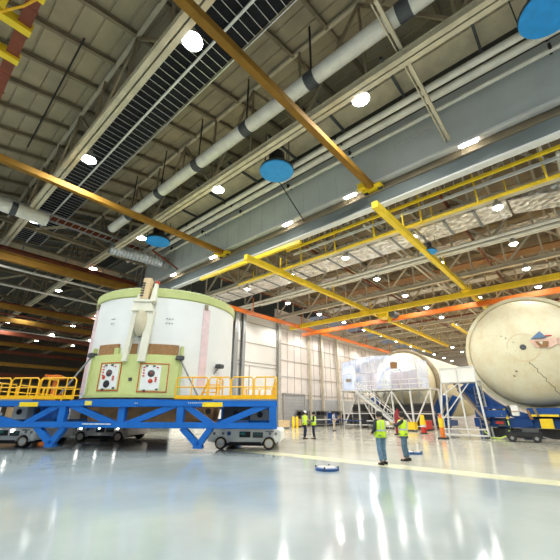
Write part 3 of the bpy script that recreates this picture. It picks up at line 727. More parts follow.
MB().box(pt(4.2, 3.2, r0+.24), (.16,.04,.16)).build('black_marking', 'dark_grey', K)
for a, z0_, z1_, wd in ((-47, 2.6, 7.2, 5.5), (52, 2.9, 7.2, 3.2)):
    curved(a-wd, a+wd, z0_, z1_, r0-.02, .05, 6).build('pink_strip', 'pink_tape', K)
for a in (-43, 51):
    p = pt(a, 7.3, r0+.05); MB().box(p, (.2,.08,.28), (0,0,R(a))).build('pad_eye', 'steel_brown', K)
mb = MB()
for a in (22, 24, 26, -18, -20):
    for z in (6.1, 6.35): p = pt(a, z, r0+.01); mb.tube([p, p*1.004], .04, 8)
mb.build('plug_dots', 'mid_grey', K)
# A-frame fairing on the front
BR = MB()
def fp(a, z, out): return pt(a, z, r0+out)
def seg(lo, hi):
    (z0_, a0_, a1_, i0, o0), (z1_, b0, b1, i1, o1) = lo, hi
    return MB().loft([[fp(a0_,z0_,i0), fp(a1_,z0_,i0), fp(a1_,z0_,o0), fp(a0_,z0_,o0)], [fp(b0,z1_,i1), fp(b1,z1_,i1), fp(b1,z1_,o1), fp(b0,z1_,o1)]])
seg((4.05,-2.2,.6,.25,.45), (6.7,.9,3.6,.0,.5)).build('fairing_leg', 'cream', K)
seg((4.05,7.6,12.2,.25,.45), (6.7,9.6,13.6,.0,.5)).build('fairing_leg', 'cream', K)
seg((6.66,.2,12.6,.0,.52), (7.1,.6,11.4,.0,.52)).build('fairing_head', 'cream', K, bevel=.03)
seg((6.58,-.2,13.2,.0,.6), (6.68,-.2,13.2,.0,.6)).build('fairing_lip', 'cream', K)
seg((7.08,-.0,12.2,.0,.58), (7.2,-.0,12.2,.0,.58)).build('fairing_lip', 'cream', K)
seg((7.18,1.2,8.6,.0,.5), (7.5,2.2,8.6,.0,.5)).build('fairing_neck', 'cream', K)
cap = seg((7.25,3.6,8.8,.05,.53), (8.45,4.4,9.2,.05,.5)).build('tan_cover', 'tan', K, bevel=.03)
for k in range(6): MB().box(fp(4.6+.08*k, 7.42+k*.14, .53), (.17,.04,.06), (0,0,R(4))).build('black_marking', 'black', cap)
seg((7.18,9.8,13.6,.0,.45), (8.2,11.2,13.2,.0,.3)).build('side_fin', 'cream', K)
MB().box(fp(12.4,8.28,.15), (.22,.2,.2)).build('red_cap', 'red_edge', K, bevel=.04)
q = []
for z, rr in ((6.6,.3), (6.2,.36), (5.8,.34), (5.5,.28), (5.3,.1)): q.append((rr, z-6.6))
MB().lathe(q, fp(6.4,6.6,.3), (0,0,1), 18).build('nozzle_plug', 'steel_beige', K, smooth=True)
# bracing arms with black clamps
for a, zt_, s in ((-29.6, 4.45, -1), (33.2, 4.3, 1), (66, 4.1, -1)):
    p = fp(a, zt_, .25)
    cl = MB().box(p, (.4,.35,.22), (0,0,R(a))).build('clamp', 'dark_grey', K, bevel=.03)
    e = Vector((p.x+s*1.15, p.y-.0, 2.4)) if s > 0 else Vector((p.x-1.3, p.y-.1, 2.45))
    if e.y < F+.15: e.y = F+.2
    MB().tube([p, e], .045, 8).build('brace_rod', 'mid_grey', K)
    MB().box(e, (.3,.3,.12)).build('foot_block', 'red_edge' if a < 0 else 'dark_grey', K)

# jib crane post behind
t = thing('jib_crane', 'orange jib crane post standing behind the yellow guard rail at left', 'crane', (11.6, 40, 0))
MB().tube([(0,0,0),(0,0,4.7)], .26, 16).build('post', 'orange', t, smooth=True)
MB().lathe([(.75,4.7),(.75,5.0),(.2,5.15),(0,5.15)], n=20).build('cap', 'orange', t, smooth=True)
MB().beam((0,0,5.0),(-1.1,-.2,5.0),.16,.2).build('arm', 'orange', t)
fc = [(6.5,52,1.8,2.2,'agv_white','white cabinet'),(9,49,1.4,1.6,'mid_grey','grey cabinet'),(12.5,55,2.2,2.4,'cardboard','brown crate'),(14.5,58,1.6,1.8,'truss_blue','blue machine cabinet'),(10.5,62,3,2.6,'platform_white','pale trailer box'),(16.5,66,2.5,3.2,'mid_grey','tall grey cabinet'),(7.5,64,2.5,2.6,'dark_grey','dark cabinet')]
for x, y, w, h, m, lab in fc:
    t = thing('storage_cabinet', f'{lab} far back in the dark hall left of the rocket section', 'cabinet', (x, y, 0))
    MB().box((0,0,h/2+.05), (w,1.2,h-.1)).build('body', m, t, bevel=.04)
    MB().box((-.25*w,-.62,h/2), (.46*w,.04,h*.85)).build('door', m, t); MB().box((.25*w,-.62,h/2), (.46*w,.04,h*.85)).build('door', m, t)
    MB().box((0,0,.04), (w*.95,1.1,.08)).build('plinth', 'black', t)
# pale stands seen under the transporter
for i, (x, y) in enumerate(((18.6, 25.6), (19.9, 24.4), (21.2, 26.6))):
    t = thing('work_stand', f'{["left", "middle", "right"][i]} pale work stand visible under the blue transporter', 'stand', (x, y, 0))
    MB().box((0,0,.95), (1.1,.8,.06)).build('top', 'platform_white', t)
    for sx in (-1, 1):
        for sy in (-1, 1): MB().box((sx*.48,sy*.33,.46), (.09,.09,.92)).build('leg', 'platform_white', t)
    MB().box((0,0,.4), (.9,.6,.7)).build('drawer_unit', 'platform_white', t)

# ------------------------------------------------------------------ big cream tank (dome faces the camera)
D = thing('propellant_tank', 'huge cream tank with domed end at the right, resting in a blue cradle', 'rocket tank', (31.5, 3.0, 6.0))
prof = [(3.86*math.sin(a), 2.4*math.cos(a)) for a in [PI/2*k/20 for k in range(21)]]
dm = MB().lathe(prof, (0,0,0), (-1,0,0), 96).build('dome', 'dome_cream', D, smooth=True)
MB().lathe([(3.84,-.02),(3.9,.06),(3.95,.16),(4.2,.16),(4.22,.08),(4.22,-.35),(4.15,-.4)], (0,0,0), (-1,0,0), 96).build('end_ring', 'dome_cream', D, smooth=True)
MB().lathe([(4.15,-.4),(4.15,-34)], (0,0,0), (-1,0,0), 72).build('barrel', 'tank_side', D, smooth=True)
def dp(y, z, out=.0):
    r_ = math.hypot(y, z); c_ = math.sqrt(max(0, 1-(r_/3.86)**2)); return Vector((-2.4*c_-out, y, z))
MB().lathe([(0,.06),(.16,.06),(.2,.0)], dp(0,0), (-1,0,0), 18).build('centre_port', 'dark_grey', D, smooth=True)
MB().tube([dp(.95*math.cos(2*PI*k/48), .95*math.sin(2*PI*k/48), .004) for k in range(47)], .02, 5).build('access_ring', 'tan', dm)
mb = MB(); q = []
for k in range(26):
    t_ = k/25; q.append(dp(-.15-1.3*t_*1.0+.09*math.sin(k*2.1)*(k % 2), -1.0-2.5*t_, .006))
mb.tube(q, .022, 5); mb.build('weld_mark', 'steel_brown', dm)
mb = MB()
for (y, z, r_) in ((.75,-1.55,.09),(.95,-1.85,.08),(.9,.75,.06),(1.15,.95,.05),(.5,.4,.04)): MB().lathe([(0,.02),(r_,.0)], dp(y,z,.0), (-1,0,0), 12).build('probe_mark', 'steel_brown', dm)
# patch with blue panel on the dome, a red bar to the right
mb = MB()
def patch(poly, out, th, nm, m):
    P_ = [dp(y, z, out) for y, z in poly]; MB().prism(P_, (-th,0,0)).build(nm, m, D)
patch([(-.55,.48),(-1.45,.52),(-1.15,.98)], .10, .05, 'blue_patch', 'patch_blue')
patch([(-.4,.42),(-1.9,.5),(-1.95,.05),(-1.5,-.2),(-.75,-.1)], .05, .04, 'masking_patch', 'patch_pink')
patch([(-1.9,.45),(-3.4,.5),(-3.3,-1.3),(-2.1,-.7)], .04, .04, 'masking_patch', 'patch_pink')
patch([(-.75,.3),(-1.5,.25),(-1.4,-.1),(-.95,-.1)], .10, .04, 'hatch_opening', 'cork_brown')
patch([(-.95,.25),(-1.2,.25),(-1.1,.02)], .15, .03, 'masking_patch', 'cream')
MB().tube([dp(-1.3,.62,.12), dp(-3.7,.75,.3)], .045, 8).build('red_bar', 'red_paint', D)

# cradle of the big tank
Cc = thing('tank_cradle', 'blue steel cradle under the large cream tank at right', 'cradle', (30.6, 3.0, 0))
mb = MB(); ang = [R(200+k*7) for k in range(21)]
rings = [[(.4,4.45*math.cos(a),6+4.45*math.sin(a)),(1.2,4.45*math.cos(a),6+4.45*math.sin(a)),(1.2,4.95*math.cos(a),6+4.95*math.sin(a)),(.4,4.95*math.cos(a),6+4.95*math.sin(a))] for a in ang]
mb.loft(rings); mb.build('saddle', 'cradle_blue', Cc)
for s in (-1, 1):
    MB().beam((.6,s*5.0,3.6),(.6,s*3.3,1.2), .5, .7).build('wing_strut', 'cradle_blue', Cc)
    MB().beam((.4,s*4.62,4.2),(.4,s*2.95,2.05), .35, .6).build('wing_strut', 'cradle_blue', Cc)
MB().box((.5,0,1.05), (1.4,8.6,.62)).build('base_beam', 'cradle_blue', Cc, bevel=.03)
MB().box((-.3,3.0,1.65), (1.0,2.0,.5)).build('step_block', 'cradle_blue', Cc, bevel=.03)
MB().box((-.35,3.0,2.05), (.9,1.8,.12)).build('step_plate', 'cradle_blue', Cc)
MB().box((-.2,-.8,1.75), (.8,3.2,.55)).build('step_block', 'cradle_blue', Cc, bevel=.03)
MB().box((12,2.8,.9), (22,.6,.6)).build('side_beam', 'cradle_blue', Cc); MB().box((12,-2.8,.9), (22,.6,.6)).build('side_beam', 'cradle_blue', Cc)
for y in (3.6, 2.2, -2.6, -3.6):
    w = MB().tube([(.0,y-.18,.38),(.0,y+.18,.38)], .38, 20).build('wheel', 'rubber', Cc, smooth=True)
    MB().tube([(.0,y-.2,.38),(.0,y+.2,.38)], .17, 14).build('hub', 'mid_grey', w, smooth=True)
for y in (1.2, -1.6, -3.8, 3.9): MB().box((.5,y,.37), (.5,.5,.74)).build('leg', 'cradle_blue', Cc)
MB().box((-.55,-.15,1.05), (.3,.7,.6)).build('tool_box', 'yellow', Cc, bevel=.02); MB().beam((-.6,-.9,1.55),(-.6,.7,1.55),.14,.14).build('tow_bar', 'yellow', Cc)
MB().box((.5,0,.38), (1.0,7.2,.6)).build('undercarriage', 'black', Cc)  # black box added to fill the dark space under the base beam
for y in (3.4, 2.5, .9, -1.2, -2.4): MB().box((-.3,y,1.05), (.25,.5,.45)).build('jack_unit', 'dark_grey' if y in (2.5,-1.2) else 'cradle_blue', Cc, bevel=.02)
MB().box((-.45,2.6,1.05), (.05,.5,.16)).build('red_plate', 'red_paint', Cc)
for y, z0_, z1_, m in ((2.3,1.5,2.1,'steel_brown'),(2.0,1.3,2.0,'yellow'),(1.7,1.6,2.2,'dark_grey'),(.6,1.3,1.9,'cork_brown'),(.2,1.5,2.0,'steel_brown'),(-2.6,1.4,2.4,'yellow'),(-2.9,1.6,2.9,'cream')):
    MB().beam((-.75,y,z0_),(-.65,y+.15,z1_),.13,.1).build('clamp_arm', m, Cc)
q = [(-.9,2.0,1.2),(-1.0,1.95,.7),(-1.0,2.2,.25),(-1.0,2.7,.05),(-1.0,3.2,.08),(-.95,3.6,.5)]
MB().tube(q, .045, 8).build('hose', 'hose_green', Cc, smooth=True)
t = thing('air_filter_unit', 'white box unit hung on the front of the blue cradle', 'equipment', (29.5, 4.4, 1.85)); t.scale = (.8, .8, .85)
MB().box((0,0,0), (.4,.55,.8)).build('body', 'platform_white', t, bevel=.06); MB().box((-.22,0,-.05), (.04,.5,.08)).build('strap', 'cardboard', t)
MB().box((.35,0,-.05), (.4,.2,.2)).build('mount', 'dark_grey', t)
# black tow tractor in front of the cradle
t = thing('tow_tractor', 'low black tow tractor parked in front of the blue cradle', 'vehicle', (27.9, 4.0, 0), R(97)); t.scale = (.8, .8, .8)
MB().box((0,0,.55), (2.4,1.1,.35)).build('chassis', 'black', t, bevel=.05)
MB().box((-.5,0,.85), (1.1,1.0,.35)).build('engine_cover', 'dark_grey', t, bevel=.06)
MB().box((.5,0,.78), (.6,.6,.12)).build('seat', 'black', t, bevel=.03); MB().box((.85,0,1.0), (.1,.6,.4)).build('seat_back', 'black', t, bevel=.03)
for sx in (-.8, .8):
    for sy in (-.5, .5):
        w = MB().tube([(sx,sy-.12,.3),(sx,sy+.12,.3)], .3, 18).build('wheel', 'rubber', t, smooth=True)
        MB().tube([(sx,sy-.13,.3),(sx,sy+.13,.3)], .12, 12).build('hub', 'mid_grey', w)
MB().beam((-1.2,0,.4),(-1.75,0,.25),.1,.1).build('tow_hitch', 'mid_grey', t)
MB().box((0,-.56,.62), (1.6,.03,.06)).build('trim_strip', 'alu', t)

# ------------------------------------------------------------------ second tank with plastic-wrapped end
D2 = thing('propellant_tank', 'second cream tank in the middle distance, its end wrapped by the plastic enclosure', 'rocket tank', (44.5, 18, 5.2))
MB().lathe(prof, (0,0,0), (-1,0,0), 64).build('dome', 'dome_cream', D2, smooth=True)
MB().lathe([(3.84,-.02),(4.05,.12),(4.22,.12),(4.28,.0),(4.28,-.7),(4.15,-.75)], (0,0,0), (-1,0,0), 64).build('end_ring', 'steel_brown', D2, smooth=True)
MB().lathe([(4.15,-.75),(4.15,-24)], (0,0,0), (-1,0,0), 64).build('barrel', 'tank_side', D2, smooth=True)
C2 = thing('tank_cradle', 'blue cradle under the second cream tank behind the access stand', 'cradle', (44.5, 18, 0))
rings = [[(.4,4.3*math.cos(a),5.2+4.3*math.sin(a)),(1.4,4.3*math.cos(a),5.2+4.3*math.sin(a)),(1.4,4.8*math.cos(a),5.2+4.8*math.sin(a)),(.4,4.8*math.cos(a),5.2+4.8*math.sin(a))] for a in ang]
MB().loft(rings).build('saddle', 'cradle_blue', C2)
for s in (-1, 1):
    for dx in (.3, 5): MB().beam((dx,s*4.6,3.6),(dx,s*2.6,.6), .7, .9).build('wing_strut', 'cradle_blue', C2)
MB().box((2,0,.55), (4,9,.6)).build('base_beam', 'cradle_blue', C2)
for y in (-3.5, 3.5): MB().box((2,y,.13), (3,.6,.26)).build('skid', 'black', C2)

# lattice platform with stairs and plastic enclosure
PX, YA, YB_, DZ = 39.0, 13.1, 23.8, 4.15
Pm = thing('access_platform', 'pale lattice work platform with stairs in front of the wrapped tank', 'work platform', (PX, YA, 0))
LY = YB_-YA
MB().box((1.4,LY/2,DZ), (3.2,LY,.16)).build('deck', 'alu', Pm)
ny = 5
for i in range(ny+1):
    y = i*LY/ny
    for x in (0, 2.8): MB().beam((x,y,0),(x,y,DZ),.17,.17).build('leg', 'alu', Pm)
    if i < ny:
        y2 = (i+1)*LY/ny
        MB().beam((0,y if i % 2 else y2,.3),(0,y2 if i % 2 else y,DZ-.1),.13,.13).build('brace', 'alu', Pm)
        MB().beam((2.8,y2 if i % 2 else y,.3),(2.8,y if i % 2 else y2,DZ-.1),.13,.13).build('brace', 'alu', Pm)
for z in (1.6, .35):
    for x in (0, 2.8): MB().beam((x,0,z),(x,LY,z),.1,.1).build('tie_bar', 'alu', Pm)
for s in (0, .9): MB().beam((-.5-s,LY-2.5,DZ),(-.5-s,LY-7.6,.1),.08,.24).build('stair_stringer', 'alu', Pm)
for k in range(14):
    f_ = (k+.5)/14; MB().box((-.95,LY-2.5-5.1*f_,DZ-(DZ-.1)*f_), (.85,.26,.04)).build('stair_tread', 'mid_grey', Pm)
for s in (0, .9):
    mb = MB(); mb.tube([(-.5-s,LY-2.5,DZ+1.0),(-.5-s,LY-7.6,1.1)], .035, 6)
    for k in range(5): f_ = k/4; mb.tube([(-.5-s,LY-2.5-5.1*f_,DZ-(DZ-.1)*f_),(-.5-s,LY-2.5-5.1*f_,DZ+1-(DZ-.1)*f_)], .03, 6)
    mb.build('handrail', 'alu', Pm)
MB().box((-.6,LY-1.4,DZ), (1.3,2.2,.1)).build('landing', 'alu', Pm)
mb = MB()
for z in (.55, 1.05): mb.tube([(-.2,0,DZ+z),(-.2,LY-2.4,DZ+z)], .03, 6)
for k in range(9): mb.tube([(-.2,k*(LY-2.4)/8,DZ),(-.2,k*(LY-2.4)/8,DZ+1.05)], .03, 6)
mb.build('handrail', 'alu', Pm)
EY = LY-1.1
En = thing('plastic_enclosure', 'translucent plastic sheet enclosure wrapped round the tank end on the lattice platform', 'enclosure', (PX, YA+1.1, DZ+.1))
h1 = 3.7
def sheet(nm, f_, nu=20, nv=8):
    vs = []; fs = []
    for i in range(nu+1):
        for j in range(nv+1):
            p = Vector(f_(i/nu, j/nv)); vs.append(p)
    for i in range(nu):
        for j in range(nv): a = i*(nv+1)+j; fs.append((a,a+1,a+nv+2,a+nv+1))
    o = MB().add(vs, fs).build(nm, 'plastic_sheet', En, smooth=True)
    m_ = o.modifiers.new('thickness', 'SOLIDIFY'); m_.thickness = .02
    return o
wv = lambda u, v, k: .10*math.sin(u*23+k)*math.sin(v*3.1)+.06*math.sin(u*51+v*4)
roofz = lambda u: h1-.5+.7*math.sin(u*PI*.9)
sheet('front_sheet', lambda u, v: (.1+wv(u,v,0), u*EY, v*roofz(u)), 44, 10)
sheet('side_sheet', lambda u, v: (.1+u*3.2, wv(u,v,1), v*roofz(0)), 16, 8)
sheet('side_sheet', lambda u, v: (.1+u*3.2, EY+wv(u,v,2), v*roofz(1)), 16, 8)
sheet('roof_sheet', lambda u, v: (.1+v*3.2, u*EY, roofz(u)+.05*math.sin(u*40)), 40, 6)
for i in range(6):
    y = i*EY/5; MB().tube([(.0,y,0),(.0,y,roofz(i/5))], .045, 8).build('pole', 'alu', En)
for z in (2.0,): MB().tube([(.0,0,z),(.0,EY,z)], .04, 8).build('pole', 'alu', En)
for y, z, m in ((1.9,.1,'patch_pink'),(2.9,.1,'patch_pink'),(4.0,.1,'patch_pink'),(6.9,.1,'patch_pink')):
    o = MB().box((0,0,.95), (.7,.85,1.9)).build('equipment_case', m, None, loc=(PX+.75, YA+y, DZ+.1), bevel=.04)
    tag(o, f'pink wrapped case inside the plastic enclosure, {["rightmost of the right group","second from the right","left one of the right group","alone near the left end"][[1.9,2.9,4.0,6.9].index(y)]}', 'case', 'cases inside the enclosure')
o = MB().box((0,0,.35), (.3,.7,.7)).build('control_box', 'cork_brown', None, loc=(PX+.9, YA+.9, DZ+3.0)); 
o.parent = En; o.location = (-.15, 2.5, 2.2)
MB().box((-.12,EY-1.0,1.2), (.1,.7,.35)).build('control_box', 'steel_brown', En)
hp = [(1.9+.0*k, EY*.38+1.9*math.cos(PI*k/16), 2.6*math.sin(PI*k/16)) for k in range(17)]
MB().tube(hp, .09, 8).build('blue_hoop', 'truss_blue', En, smooth=True)
for z_, y_ in ((2.4, 7.4), (1.2, 7.4)): MB().box((.3, y_, z_), (.05, .7, .7)).build('blue_panel', 'patch_blue', En)
# lamps inside the enclosure
for k, y in enumerate((3.0, 7.6)):
    L = bpy.data.lights.new('work_light', 'POINT'); L.energy = 260; L.color = (.78, .88, 1); L.shadow_soft_size = .3
    lo = bpy.data.objects.new('work_light', L); COL.objects.link(lo); lo.parent = En; lo.location = (2.2, y, 2.9)
def rack(x, y, w, h, label, rz=R(90)):
    t = thing('storage_rack', label, 'rack', (x, y, 0), rz)
    for sx in (-1, 1):
        for sy in (-1, 1): MB().box((sx*(w/2-.05),sy*.35,h/2), (.08,.08,h)).build('upright', 'dark_grey', t)
    for k in range(4): MB().box((0,0,.12+k*(h-.2)/3), (w,.78,.06)).build('shelf', 'stair_brown', t)
    MB().box((0,.36,h/2), (w,.03,h)).build('back_panel', 'black', t)
    for k in range(3): MB().box((-.2*w+.2*w*k,0,.15+k*(h-.2)/3+.3), (.3*w,.6,.55)).build('stored_box', ['navy','cardboard','dark_grey'][k], t)
for k, (y_, nm) in enumerate(((22.4,'leftmost'),(19.6,'second'),(17.0,'third'),(14.6,'rightmost'))): rack(40.9, y_, 2.2, 2.7, f'{nm} dark storage rack standing under the lattice platform')
for k, (x_, nm) in enumerate(((37.9,'left'),(42.2,'middle'),(45.9,'right'))): rack(x_, 29.3, 1.9, 1.9, f'{nm} of the three low dark racks against the white back wall', 0)
# ------------------------------------------------------------------ access stand between the tanks
A = thing('access_stand', 'tall white-panelled access stand with brown stairs between the two tanks', 'work platform', (29.2, 6.3, 0))
LA = 2.55
MB().box((.55,LA/2,3.9), (1.3,LA,.14)).build('deck', 'alu', A)
MB().box((-.1,LA/2,4.45), (.05,LA,1.1)).build('side_panel', 'platform_white', A); MB().box((.55,LA,4.45), (1.3,.05,1.1)).build('side_panel', 'platform_white', A)
MB().box((-.14,LA/2,4.95), (.06,LA,.08)).build('top_rail', 'alu', A)
for k in range(3): MB().box((-.14,.05+k*(LA-.1)/2,4.45), (.05,.06,1.1)).build('rail_post', 'alu', A)
MB().beam((0,LA,3.85),(-.1,LA+.55,0),.12,.12).build('leg', 'alu', A); MB().beam((0,.1,3.85),(-.1,-.1,0),.12,.12).build('leg', 'alu', A)
MB().beam((1.15,LA,3.85),(1.2,LA+.4,0),.12,.12).build('leg', 'alu', A); MB().beam((1.15,.1,3.85),(1.2,-.1,0),.12,.12).build('leg', 'alu', A)
MB().beam((0,1.3,3.85),(-.1,1.2,0),.1,.1).build('leg', 'alu', A)
MB().beam((-.02,LA,3.0),(-.05,1.3,3.8),.07,.07).build('brace', 'alu', A); MB().beam((-.02,.6,3.8),(-.1,LA+.3,1.2),.07,.07).build('brace', 'alu', A)
MB().beam((-.1,LA+.5,.6),(-.1,-.1,.6),.08,.08).build('brace', 'alu', A); MB().beam((-.1,LA+.5,1.4),(-.1,1.2,1.4),.08,.08).build('brace', 'alu', A)
MB().beam((.5,1.7,3.8),(.5,-.1,1.0),.9,.12).build('stair_stringer', 'stair_brown', A)
for k in range(10): MB().box((.8,.25,.35+k*.3), (.4,.5,.04)).build('stair_tread', 'mid_grey', A)
for s in (0, .5): MB().beam((.8,s,0),(.8,s,3.6),.05,.05).build('ladder_rail', 'mid_grey', A)
mb = MB().box((-.1,LA/2+.2,.2), (.5,LA+.6,.1)); mb.build('base_frame', 'alu', A)
for y in (-.1, LA+.5):
    MB().tube([(-.1,y-.04,.1),(-.1,y+.04,.1)], .1, 12).build('caster', 'black', A)
# delineator post
t = thing('safety_post', 'orange and yellow safety post on a base in front of the access stand', 'safety post', (27.2, 8.7, 0))
MB().box((0,0,.05), (.6,.6,.1)).build('base', 'black', t, bevel=.02); MB().tube([(0,0,.1),(0,0,.75)], .16, 12).build('lower_sleeve', 'cone_orange', t, smooth=True)
MB().tube([(0,0,.75),(0,0,1.35)], .17, 12).build('upper_sleeve', 'yellow', t, smooth=True); MB().tube([(0,0,1.35),(0,0,1.6)], .1, 12).build('tip', 'cone_orange', t, smooth=True)
t = thing('safety_post', 'orange and yellow safety post behind the worker with raised arms', 'safety post', (32.4, 11.9, 0)); t.scale = (.75, .75, .9)
MB().box((0,0,.05), (.7,.7,.1)).build('base', 'black', t); MB().tube([(0,0,.1),(0,0,.6)], .3, 12).build('lower_sleeve', 'red_paint', t, smooth=True)
MB().tube([(0,0,.6),(0,0,.8)], .32, 12).build('white_band', 'white_trim', t, smooth=True); MB().tube([(0,0,.8),(0,0,1.7)], [.36,.2], 12).build('upper_sleeve', 'yellow', t, smooth=True)
t = thing('red_cylinder', 'dark red gas cylinder on a cart between the two near workers', 'cylinder', (29.4, 12.8, 0))
MB().lathe([(0,.12),(.3,.12),(.3,1.5),(.22,1.75),(.1,1.85),(.1,2.0),(0,2.0)], n=16).build('bottle', 'red_cloth', t, smooth=True); MB().box((0,0,.06), (.7,.6,.12)).build('cart', 'black', t)

# bollards by the door
for i, x in enumerate((33.2, 33.9)):
    o = MB().tube([(0,0,0),(0,0,1.15),(0,0,1.25)], [.16,.16,.08], 12).build('bollard', 'yellow', None, loc=(x, 27.2, 0), smooth=True); tag(o, ['left yellow bollard in front of the grey roll-up door', 'right yellow bollard in front of the grey roll-up door'][i], 'bollard', 'yellow bollards')
# benches, bins, chairs along the wall and under the platform
def bench(x, y, w, m, label, rz=0):
    t = thing('work_table', label, 'table', (x, y, 0), rz)
    MB().box((0,0,.86), (w,.8,.06)).build('top', m, t)
    for sx in (-1, 1):
        for sy in (-1, 1): MB().box((sx*(w/2-.08),sy*.32,.42), (.06,.06,.84)).build('leg', 'dark_grey', t)
    MB().box((0,0,.3), (w-.2,.7,.04)).build('shelf', 'mid_grey', t)
def crate(x, y, w, h, m, label, name='equipment_crate', rz=0):
    t = thing(name, label, 'crate', (x, y, 0), rz)
    MB().box((0,0,h/2+.08), (w,.8,h-.16)).build('body', m, t, bevel=.03)
    MB().box((0,0,h+.02), (w+.06,.86,.06)).build('lid', m, t); MB().box((0,0,.04), (w*.9,.7,.08)).build('skid', 'black', t)
bench(38.2, 26.6, 2.2, 'platform_white', 'white work table by the wall left of the paired workers', R(-20)); bench(41.5, 27.2, 2.4, 'cradle_blue', 'blue work table by the wall right of the paired workers', R(-10))
bench(44.8, 27.4, 2.0, 'mid_grey', 'grey work table along the wall behind the person in khaki trousers')
crate(40.0, 28.4, 1.4, 1.3, 'dark_grey', 'dark equipment crate behind the white table at the wall'); crate(43.3, 28.4, 1.2, 1.6, 'cradle_blue', 'blue equipment crate against the wall')
crate(46.3, 27.8, 1.6, 1.4, 'black', 'black equipment crate at the wall near the platform'); crate(35.2, 28.3, 1.0, .9, 'cardboard', 'brown crate on the floor at the transporter right end')
crate(48.2, 27.5, 1.3, .9, 'cardboard', 'brown crate at the wall close to the platform'); crate(31.7, 27.3, 1.1, .8, 'tan', 'tan crate left of the yellow bollards')
bench(36.6, 21.5, 2.6, 'cradle_blue', 'blue work table under the left end of the lattice platform', R(80)); bench(36.5, 18.2, 2.2, 'platform_white', 'white work table in front of the lattice platform', R(85))
crate(39.6, 20.9, 1.2, 1.5, 'black', 'black crate under the lattice platform left half'); crate(39.7, 15.8, 1.2, 1.0, 'stair_brown', 'brown crate under the lattice platform right half')
crate(39.6, 18.3, .7, .7, 'paint_yellow', 'yellow crate under the middle of the lattice platform'); crate(36.0, 14.3, .8, .8, 'yellow', 'small yellow crate behind the left near worker')
crate(38.0, 13.6, 1.1, .9, 'red_paint', 'small red crate behind the right near worker')
def chair(x, y, rz, label):
    t = thing('folding_chair', label, 'chair', (x, y, 0), rz)
    MB().box((0,0,.45), (.45,.45,.04)).build('seat', 'platform_white', t); MB().box((0,.22,.75), (.45,.03,.3)).build('backrest', 'platform_white', t)
    for sx in (-.2,.2):
        MB().tube([(sx,-.2,0),(sx,.22,.9)], .015, 6).build('leg', 'galvanised', t); MB().tube([(sx,.25,0),(sx,-.15,.45)], .015, 6).build('leg', 'galvanised', t)
chair(33.6, 15.5, R(60), 'pale folding chair left of the nearest worker'); chair(34.4, 14.6, R(90), 'pale folding chair just behind the nearest worker')

# floor hatches
for i, (x, y, lab) in enumerate(((10.22, 7.0, 'blue round floor hatch with small posts on the grey floor'), (16.6, 6.7, 'blue round floor hatch behind the right worker feet'))):
    t = thing('floor_hatch', lab, 'floor hatch', (x, y, 0), 0, 'blue floor hatches'); t.scale = (.72, .72, .75)
    MB().lathe([(.52,0),(.52,.09),(.46,.11),(0,.11)], n=32).build('rim', 'hatch_blue', t, smooth=True)
    MB().lathe([(.40,.112),(.40,.125),(0,.125)], n=32).build('lid', 'galvanised', t, smooth=True)
    for k in range(4): a = k*PI/2+.4; MB().tube([(.5*math.cos(a),.5*math.sin(a),.0),(.5*math.cos(a),.5*math.sin(a),.17)], .035, 8).build('corner_knob', 'dark_grey', t)

# ------------------------------------------------------------------ people
def skinned(name, nodes, edges, m, parent, levels=1, root=0):
    me = bpy.data.meshes.new(name); me.from_pydata([n_[0] for n_ in nodes], edges, [])
    o = bpy.data.objects.new(name, me); COL.objects.link(o)
    mo = o.modifiers.new('skin', 'SKIN'); mo.use_smooth_shade = True
    if not me.skin_vertices: me.skin_vertices.new()
    for i, n_ in enumerate(nodes):
        r_ = n_[1]; me.skin_vertices[0].data[i].radius = (r_, r_) if not isinstance(r_, tuple) else r_
    me.skin_vertices[0].data[root].use_root = True
    sb = o.modifiers.new('sub', 'SUBSURF'); sb.levels = levels; sb.render_levels = levels
    dg = bpy.context.evaluated_depsgraph_get(); dg.update()
    nm = bpy.data.meshes.new_from_object(o.evaluated_get(dg)); nm.name = name
    o.modifiers.clear(); o.data = nm; bpy.data.meshes.remove(me)
    nm.materials.clear(); nm.materials.append(MATS[m]); nm.polygons.foreach_set('use_smooth', [True]*len(nm.polygons))
    o.parent = parent
    return o
def ell(z, rx_, ry_, n=20, cx=0, cy=0): return [(cx+rx_*math.cos(2*PI*k/n), cy+ry_*math.sin(2*PI*k/n), z) for k in range(n)]
